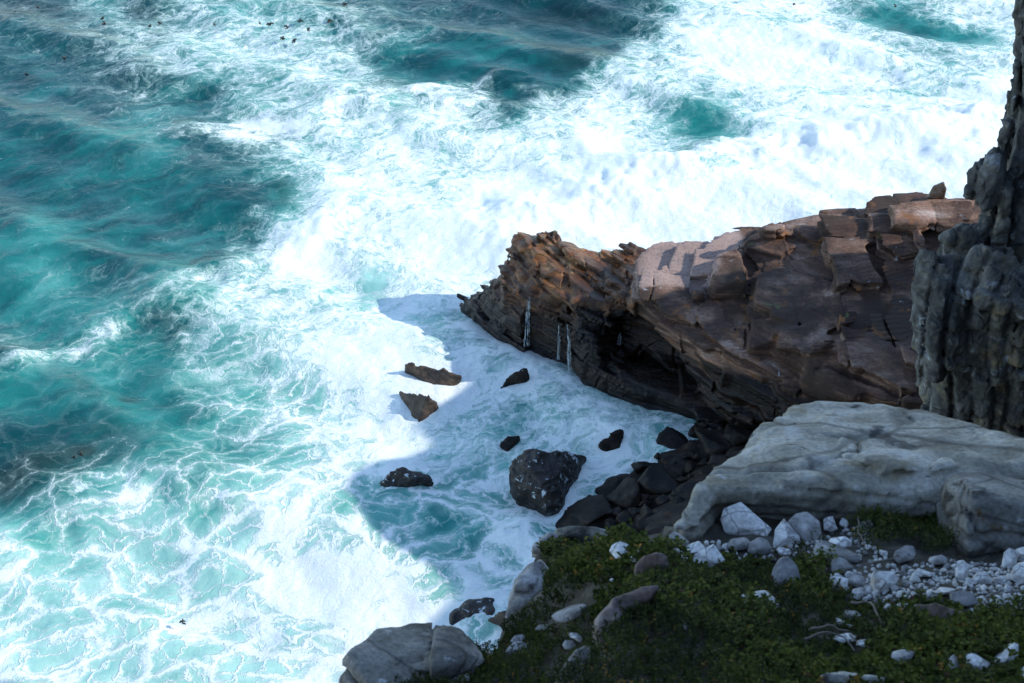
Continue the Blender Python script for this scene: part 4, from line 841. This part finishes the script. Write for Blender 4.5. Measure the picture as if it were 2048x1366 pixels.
# the small stones of the scree: one mesh of each shape, copied
def build_scree():
    rng = random.Random(5); protos = []
    for s in range(7):
        bm = bmesh.new()
        for _ in range(13):
            v = Vector((rng.gauss(0, 1), rng.gauss(0, 1), rng.gauss(0, 1))).normalized(); bm.verts.new((v.x*rng.uniform(.8, 1.1)*0.5, v.y*rng.uniform(.6, .9)*0.5, v.z*rng.uniform(.5, .8)*0.5))
        bmesh.ops.convex_hull(bm, input=bm.verts); bmesh.ops.delete(bm, geom=[v for v in bm.verts if not v.link_faces], context='VERTS')
        bmesh.ops.dissolve_limit(bm, angle_limit=0.25, verts=bm.verts, edges=bm.edges)
        bmesh.ops.bevel(bm, geom=bm.edges[:], offset=0.03, segments=2, affect='EDGES', clamp_overlap=True)
        me = bpy.data.meshes.new('small_stone'); bm.to_mesh(me); bm.free(); me.materials.append(M_WHITE if s != 5 else M_GREYST); protos.append(me)
    area = [(1700, 1195), (1740, 1150), (1800, 1135), (1850, 1125), (1900, 1120), (2000, 1130), (2060, 1140), (2060, 1215), (1990, 1232), (1940, 1222), (1900, 1195), (1830, 1195), (1760, 1205)]
    A = np.array(area, float); placed = []
    big = [(np.mean([q[0] for q in P]), np.mean([q[1] for q in P]), (max(q[0] for q in P)-min(q[0] for q in P))*0.42) for k, P, l in LOOSE]
    tries = 0; first = True
    while len(placed) < 235 and tries < 16000:
        tries += 1; px = rng.uniform(1700, 2062); py = rng.uniform(1115, 1235)
        if not inside(A, np.array([px]), np.array([py]))[0]: continue
        right = (px-1700)/360
        w = rng.choice([9, 11, 13, 16, 20, 24]) if rng.random() < 0.75 else rng.uniform(18, 30)
        if right < 0.45 and rng.random() > 0.45: continue
        if any(math.hypot(px-a, (py-b)*1.2) < (w*0.35+r)*0.9 for a, b, r in big): continue
        if any(math.hypot(px-a, (py-b)*1.25) < (w+r)*0.31 for a, b, r in placed): continue
        placed.append((px, py, w)); g = ground_hit(px, py+w*0.25); t = g[1]*CP-(g[2]-CAMZ)*SP; s = w/FPX*t*1.15
        o = bpy.data.objects.new('scree_stone', rng.choice(protos)); COL.objects.link(o)
        o.location = (g[0], g[1], g[2]+s*0.22); o.scale = (s, s, s); o.rotation_euler = (rng.uniform(-.5, .5), rng.uniform(-.5, .5), rng.uniform(0, 6.28))
        o['label'] = 'small pale broken stone in the scree before the squarish grey boulder'; o['category'] = 'stone'; o['group'] = 'small stones of the white scree'
    # loose stones on the bare strip below the slab
    B = np.array([(1330, 1095), (1430, 1080), (1560, 1095), (1690, 1040), (1720, 1060), (1790, 1130), (1700, 1190), (1600, 1120), (1480, 1118), (1370, 1135)], float); n2, tries = 0, 0
    while n2 < 95 and tries < 6000:
        tries += 1; px = rng.uniform(1330, 1800); py = rng.uniform(1040, 1190)
        if not inside(B, np.array([px]), np.array([py]))[0]: continue
        w = rng.choice([10, 12, 14, 18, 22, 30])
        if any(math.hypot(px-a, (py-b)*1.2) < (w*0.35+r)*0.85 for a, b, r in big): continue
        if any(math.hypot(px-a, (py-b)*1.25) < (w+r)*0.34 for a, b, r in placed): continue
        placed.append((px, py, w)); n2 += 1; g = ground_hit(px, py+w*0.25); t = g[1]*CP-(g[2]-CAMZ)*SP; s = w/FPX*t*1.15
        o = bpy.data.objects.new('scattered_stone', rng.choice(protos)); COL.objects.link(o)
        o.location = (g[0], g[1], g[2]+s*0.25); o.scale = (s, s, s); o.rotation_euler = (rng.uniform(-.6, .6), rng.uniform(-.6, .6), rng.uniform(0, 6.28))
        o['label'] = 'small stone scattered on the bare strip between the pale slab and the ground cover'; o['category'] = 'stone'; o['group'] = 'stones scattered below the slab'
        STONES.append((float(g[0]), float(g[1]), s*0.5))
build_scree()
build_plants()

# ------------------------------------------------------------------ rocks standing in the water
def rock_disp(seed, a=0.10, T=0.26):
    def f(x, y, z):
        q = x*0.25+y*0.2+z*0.95+0.2*noise3(x*0.8, y*0.8, z*0.8, seed); l = q/T; fr = l-np.floor(l)
        return a*1.9*fbm(x*1.3, y*1.3, z*1.3, seed+1, 5, 0.58) + 0.4*a*(hsh(np.floor(l), seed=seed+2)-0.5) + 0.15*a*np.exp(-(np.minimum(fr, 1-fr)*T/0.03)**2)
    return f
def sea_rock(tops, low, label, mat=M_SEAROCK, seed=1, name='sea_rock', a=0.09, vox=0.05, cat='rock'):
    T = [PZ(*q) for q in tops]; L = [PZ(q[0], q[1], 0.05) for q in low]
    c = np.mean(T+L, 0); back = [c+(p-c)*0.9+np.array([0, 0.5, 0]) for p in T]
    for b in back: b[2] = -0.6
    h = Hull(T+L+[np.array([p[0], p[1], -0.8]) for p in L]+back)
    return place_sdf(name, [h], vox, rock_disp(seed*13+500, a), 0.4, mat, label, cat, group='rocks in the surf of the cove', k=0.05)
sea_rock([(804, 728, .75), (850, 727, .95), (890, 735, .95), (914, 746, .8), (924, 758, .5)], [(804, 742), (840, 761), (876, 779), (925, 772)], 'long flat topped brown rock out in the foam, half lit by the sun', seed=1)
sea_rock([(792, 779, .45), (826, 778, 1.0), (858, 787, 1.15), (863, 802, .8), (884, 816, .2)], [(794, 785), (815, 808), (838, 840), (862, 829), (886, 819)], 'brown rock with an orange sunlit face, just below the long flat topped one', seed=2)
sea_rock([(760, 958, .4), (780, 942, .65), (808, 934, .75), (845, 945, .6), (868, 960, .4), (828, 962, .5)], [(752, 978), (800, 980), (868, 968)], 'low dark rock awash at the shadow edge, farthest left in the shaded foam', mat=M_WASHED, seed=3, a=0.13)
sea_rock([(1000, 768, .35), (1020, 744, .85), (1055, 730, 1.05), (1064, 750, .75)], [(999, 780), (1030, 776), (1060, 764)], 'dark wedge shaped rock in the shaded foam midway to the waterfalls', mat=M_BLACK, seed=4)
sea_rock([(975, 713, .15), (986, 713, .4)], [(979, 722), (988, 731)], 'small dark fin of rock poking up left of the wedge shaped one', mat=M_BLACK, seed=5, vox=0.03, a=0.05)
sea_rock([(1068, 719, .2), (1090, 717, .25)], [(1072, 723), (1094, 724)], 'small low rock awash close under the waterfalls', mat=M_BLACK, seed=6, vox=0.03, a=0.05)
sea_rock([(1090, 722, .25), (1110, 724, .3), (1124, 736, .2)], [(1092, 728), (1108, 738), (1126, 741)], 'narrow low rock at the foot of the right hand waterfall', mat=M_BLACK, seed=7, vox=0.03, a=0.05)
sea_rock([(1136, 832, .1), (1166, 822, .25), (1172, 830, .15)], [(1133, 844), (1156, 847), (1170, 836)], 'low rock awash under the dark cave mouth', mat=M_WASHED, seed=8, vox=0.03, a=0.08)
sea_rock([(1188, 855, .15), (1204, 852, .2)], [(1192, 862), (1204, 860)], 'little rock tip awash beyond the black hog backed rock', mat=M_BLACK, seed=9, vox=0.03, a=0.05)
sea_rock([(1200, 882, .5), (1222, 864, .75), (1240, 858, .8), (1250, 862, .75)], [(1195, 893), (1216, 905), (1236, 902), (1248, 876)], 'black hog backed rock standing in the inner foam', mat=M_BLACK, seed=10)
sea_rock([(1240, 856, .35), (1262, 848, .5), (1284, 850, .3)], [(1242, 861), (1284, 856)], 'thin dark ridge of rock behind the black hog backed rock', mat=M_BLACK, seed=11, vox=0.03, a=0.05)
sea_rock([(1000, 886, .2), (1016, 874, .35), (1040, 872, .3)], [(1000, 893), (1016, 899), (1041, 880)], 'small dark rock alone between the wedge shaped rock and the biggest rock', mat=M_BLACK, seed=12, vox=0.03, a=0.05)
sea_rock([(1270, 876, .3), (1288, 867, .4), (1302, 871, .3)], [(1268, 888), (1282, 888), (1303, 876)], 'small pointed rock right of the black hog backed rock', mat=M_BLACK, seed=13, vox=0.03, a=0.06)
sea_rock([(1016, 940, 1.0), (1024, 918, 1.3), (1046, 898, 1.6), (1088, 893, 1.75), (1140, 904, 1.0), (1172, 912, .3), (1140, 955, .4), (1060, 930, 1.45), (1030, 965, .8), (1090, 985, .8)], [(1017, 960), (1032, 992), (1060, 1006), (1092, 1020), (1116, 1014), (1112, 980), (1150, 948), (1176, 914)], 'biggest dark rock in the cove, broad and rounded with foam streaming off', mat=M_WASHED, seed=14, a=0.12)
sea_rock([(900, 1228, .1), (935, 1198, .22), (980, 1200, .25), (985, 1225, .15)], [(885, 1255), (940, 1250), (985, 1240)], 'awash dark rock veiled in foam below the brow boulder', mat=M_WASHED, seed=15, a=0.16)
sea_rock([(975, 1232, .5), (998, 1216, .9), (1022, 1212, 1.2), (1024, 1245, .8)], [(972, 1240), (985, 1256), (1020, 1258)], 'reddish brown rock at the foot of the cliff below the brow boulder', mat=M_SEAROCK, seed=16)

# boulder shore in the corner of the cove
def shore():
    P = np.array([PZ(a, b, 0)[:2] for a, b in [(1150, 1050), (1200, 1010), (1222, 985), (1275, 950), (1310, 915), (1350, 880), (1400, 862), (1460, 850)]])
    P = np.vstack([P, [(16, 48.5), (24, 48), (24, 20), (2, 20)], ])
    xs = np.arange(0, 25, 0.2); ys = np.arange(18, 50.2, 0.2); X, Y = np.meshgrid(xs, ys); x, y = X.ravel(), Y.ravel()
    s = np.where(inside(P, x, y), 1, -1)*pdist(x, y, np.vstack([P, P[:1]]))
    s = s + np.where(s < 3.0, 1.5*fbm(x*0.75, y*0.75, 0*x, 610, 3) - 0.25, 0)
    z = np.clip(0.45*s, -1.2, 3.0) + 0.25*fbm(x*0.8, y*0.8, 0*x, 600, 4) + 0.1 + 0.5*np.abs(fbm(x*0.9, y*0.9, 0*x, 605, 3))*sstep(1.5, 4, s)
    me = mesh_np('boulder_shore', np.stack([x, y, z], 1), quads=grid_quads(len(xs), len(ys)))
    link('boulder_shore', me, M_BLACK, kind='structure', label='dark rocky shore in the corner of the cove')
    def gz(px, py):
        p = PZ(px, py, 0.0)
        for _ in range(6):
            q = np.array([[p[0], p[1]]]); sd = (1 if inside(P, q[:, 0], q[:, 1])[0] else -1)*pdist(q[:, 0], q[:, 1], np.vstack([P, P[:1]]))[0]
            p = PZ(px, py, float(np.clip(0.45*sd, -0.3, 3)))
        return p
    rng = random.Random(21); protos = []
    for s_ in range(6):
        rs = np.random.default_rng(40+s_); n = 10; v = rs.normal(size=(n, 3)); v /= np.linalg.norm(v, axis=1)[:, None]; v *= np.array([0.55, 0.45, 0.36])
        me = sdf_mesh('shore_boulder', [Hull(list(v))], [], 0.035, lambda x, y, z, q=s_: 0.05*fbm(x*3, y*3, z*3, 700+q, 4), 0.15, k=0.03); me.materials.append(M_BLACK); protos.append(me)
    spec = [(1180, 1034, 105, 'broad black boulder at the waterside nearest the green knob'), (1252, 1000, 85, 'tall black boulder with a square shoulder at the edge of the inner foam'), (1238, 970, 24, 'small round black boulder perched on the square shouldered one'),
            (1290, 940, 62, 'smooth leaning black boulder pointing into the inner foam'), (1345, 893, 80, 'large rounded black boulder at the head of the cove'), (1385, 868, 62, 'long black boulder under the lip of the promontory cave')]
    done = []
    def put(px, py, w, lab, grp):
        p = gz(px, py); t = p[1]*CP-(p[2]-CAMZ)*SP; sc = w/FPX*t
        o = bpy.data.objects.new('shore_boulder', rng.choice(protos)); COL.objects.link(o); o.location = (p[0], p[1], p[2]+0.12*sc)
        o.scale = (sc*rng.uniform(.9, 1.15), sc*rng.uniform(.9, 1.2), sc*rng.uniform(.85, 1.2)); o.rotation_euler = (rng.uniform(-.35, .35), rng.uniform(-.35, .35), rng.uniform(0, 6.28))
        o['label'] = lab; o['category'] = 'boulder'; o['group'] = grp; done.append((px, py, w))
    for q in spec: put(*q, 'boulders on the dark shore')
    tries = 0
    A = np.array([(1135, 1045), (1215, 1000), (1290, 945), (1320, 900), (1390, 855), (1500, 850), (1480, 900), (1400, 985), (1345, 1075), (1250, 1062)], float)
    while len(done) < 120 and tries < 4000:
        tries += 1; px, py = rng.uniform(1130, 1510), rng.uniform(845, 1080); w = rng.choice([30, 36, 44, 58, 74, 90])
        if not inside(A, np.array([px]), np.array([py]))[0]: continue
        if any(math.hypot(px-a, (py-b)*1.4) < (w+c)*0.28 for a, b, c in done): continue
        put(px, py, w, 'black boulder heaped with others on the shaded shore behind the slab', 'heaped boulders on the dark shore')
shore()

# ------------------------------------------------------------------ water falling off the promontory
from mathutils.bvhtree import BVHTree
_n = len(prom_me.vertices); _c = np.empty(_n*3, np.float32); prom_me.vertices.foreach_get('co', _c)
PROM_BVH = BVHTree.FromPolygons(_c.reshape(-1, 3).tolist(), [tuple(p.vertices) for p in prom_me.polygons])
def on_prom(px, py):
    r = Vector(ray(px, py)); h = PROM_BVH.ray_cast(Vector(CAM), r.normalized()); p0 = PZ(px, py, 0.05)
    if h[0] is None or h[0].z < 0.05: return p0
    return np.array(h[0])
def waterfall(strands, label, seed):
    rng = np.random.default_rng(seed); V, Q = [], []
    for (x0, y0, z0, x1, y1, w0, w1, n) in strands:
        for k in range(n):
            f = rng.uniform(-1, 1); g = rng.normal(0, 1.0); m = 26; base = len(V); r = rng.uniform(0.006, 0.016); st = rng.uniform(0, 0.5)*rng.random() if k else 0
            y_min = None; prev = None
            for i in range(m+1):
                u = st+(1-st)*i/m; px = x0+f*w0+(x1-x0+f*(w1-w0))*u+0.5*math.sin(u*9+k)+g*u; py = y0+(y1-y0)*u
                p = on_prom(px, py); 
                if prev is not None and p[1] > prev[1]: p[1] = prev[1]           # free fall past hollows
                prev = p.copy(); p = p - ray(px, py)*0.05; rr = r*(0.6+0.9*u)
                for j in range(5):
                    an = j*2*math.pi/5; V.append(p+np.array([math.cos(an)*rr*1.6, math.sin(an)*rr, 0]))
            for i in range(m):
                for j in range(5):
                    Q.append((base+i*5+j, base+i*5+(j+1) % 5, base+(i+1)*5+(j+1) % 5, base+(i+1)*5+j))
    me = mesh_np('waterfall', np.array(V), quads=np.array(Q)); loc = recentre(me)
    link('waterfall', me, M_FALL, label=label, cat='waterfall', loc=loc)
waterfall([(1058, 592, 2.9, 1052, 690, 3, 5, 9)], 'narrow white waterfall pouring off the left part of the promontory nose', 1)
waterfall([(1119, 650, 2.2, 1117, 714, 3, 3, 4), (1135, 648, 2.2, 1137, 722, 4, 5, 6)], 'double thin waterfall trickling down beside the vertical corner of the nose', 2)
waterfall([(1241, 664, 2.9, 1240, 690, 2, 3, 4)], 'tiny trickle of white water inside the dark cave wall', 3)

# ------------------------------------------------------------------ kelp heads floating far out, dead twigs in the ground cover
def kelp():
    rng = random.Random(3)
    spots = [(210, 50, 14), (140, 85, 10), (530, 152, 12), (560, 148, 12), (520, 50, 9), (600, 45, 16), (540, 52, 20), (575, 58, 16), (615, 62, 14), (660, 20, 14), (680, 30, 16), (690, 12, 14), (565, 80, 14), (590, 85, 18), (430, 52, 9), (300, 55, 9), (320, 50, 12),
             (205, 40, 12), (75, 18, 12), (30, 30, 14), (660, 45, 14), (700, 32, 16), (52, 152, 12), (130, 120, 10), (1131, 271, 6), (1588, 12, 7), (1790, 15, 10), (366, 1248, 14), (2, 1338, 8), (165, 912, 12), (150, 920, 9)]
    mt = NT('kelp_frond'); mt.b.inputs['Base Color'].default_value = (0.014, 0.011, 0.007, 1); mt.b.inputs['Roughness'].default_value = 0.35
    for k, (px, py, w) in enumerate(spots):
        p = PZ(px, py, 0.1); t = p[1]*CP-(p[2]-CAMZ)*SP; s = 0.75*w/FPX*t; V, Q = [], []
        for j in range(9):
            a = rng.uniform(0, 6.28); L = s*rng.uniform(.35, .65); wd = s*rng.uniform(.06, .12); h = rng.uniform(.02, .12)*s; b = len(V); d = Vector((math.cos(a), math.sin(a), 0)); n = Vector((-d.y, d.x, 0))
            for i in range(5):
                u = i/4; c = d*(L*u); c.z = 0.12+h*math.sin(u*3.0)+0.02*j; ww = wd*(1-0.7*abs(u-0.4))
                V += [c+n*ww, c-n*ww, c-n*ww-Vector((0, 0, .05)), c+n*ww-Vector((0, 0, .05))]
            for i in range(4):
                for e in range(4): Q.append((b+i*4+e, b+i*4+(e+1) % 4, b+i*4+4+(e+1) % 4, b+i*4+4+e))
        me = mesh_np('kelp', np.array([tuple(v) for v in V]), quads=np.array(Q))
        if py > 1200 or (py > 200 and px > 1000): lab = {1131: 'single dark speck of kelp in the white foam beyond the promontory', 366: 'dark tuft of kelp among the lacy foam cells near the bottom left', 2: 'dark kelp tuft at the left edge near the bottom corner'}[px]
        elif px > 1500: lab = 'dark kelp head floating in the far right foam'
        elif py > 800: lab = 'dark kelp head in the murky water patch at the left edge'
        else: lab = 'dark brown kelp head floating in the far streaky water'
        link('kelp', me, mt.m, label=lab, cat='kelp', group='floating kelp heads', loc=(p[0], p[1], 0.05))
kelp()
def twig(pts, r, label, seed):
    rng = random.Random(seed); V, Q = [], []; G = []
    for (a, b, h) in pts:
        g = ground_hit(a, b); G.append(np.array([g[0], g[1], g[2]+h]))
    m = 6; N_ = []
    for i in range(len(G)-1):
        for j in range(4): N_.append(G[i]*(1-j/4)+G[i+1]*(j/4)+np.array([rng.uniform(-1, 1), rng.uniform(-1, 1), rng.uniform(-1, 1)])*r*0.8)
    N_.append(G[-1])
    for i, p in enumerate(N_):
        d = Vector(N_[min(i+1, len(N_)-1)]-N_[max(i-1, 0)]).normalized(); n = d.orthogonal().normalized(); b = d.cross(n); rr = r*(1-0.6*i/len(N_))
        for k in range(m): a = k*2*math.pi/m; V.append(Vector(p)+n*math.cos(a)*rr+b*math.sin(a)*rr)
    for i in range(len(N_)-1):
        for k in range(m): Q.append((i*m+k, i*m+(k+1) % m, (i+1)*m+(k+1) % m, (i+1)*m+k))
    me = mesh_np('dead_twig', np.array([tuple(v) for v in V]), quads=np.array(Q)); loc = recentre(me)
    link('dead_twig', me, M_TWIG, label=label, cat='twig', group='dead twigs', loc=loc)
mt_ = NT('bleached_wood'); mt_.b.inputs['Base Color'].default_value = (0.13, 0.105, 0.085, 1); mt_.b.inputs['Roughness'].default_value = 0.9; M_TWIG = mt_.m
twig([(1700, 1226, .10), (1735, 1228, .13), (1758, 1252, .06)], 0.012, 'bleached curved twig right of the thin white sliver of stone', 1)
twig([(1612, 1288, .14), (1650, 1284, .17), (1690, 1292, .15), (1712, 1308, .10)], 0.010, 'upper of the dead twigs arching over the near ground cover', 2)
twig([(1605, 1302, .12), (1645, 1296, .16), (1680, 1300, .14), (1705, 1318, .08)], 0.009, 'lower of the dead twigs arching over the near ground cover', 3)
twig([(1713, 1052, .12), (1712, 1090, .15), (1730, 1116, .08)], 0.008, 'thin upright dead stem beside the small brownish stone', 4)
twig([(1730, 1140, .05), (1770, 1135, .09), (1810, 1118, .06)], 0.009, 'thin dead twig lying above the heart shaped block', 5)
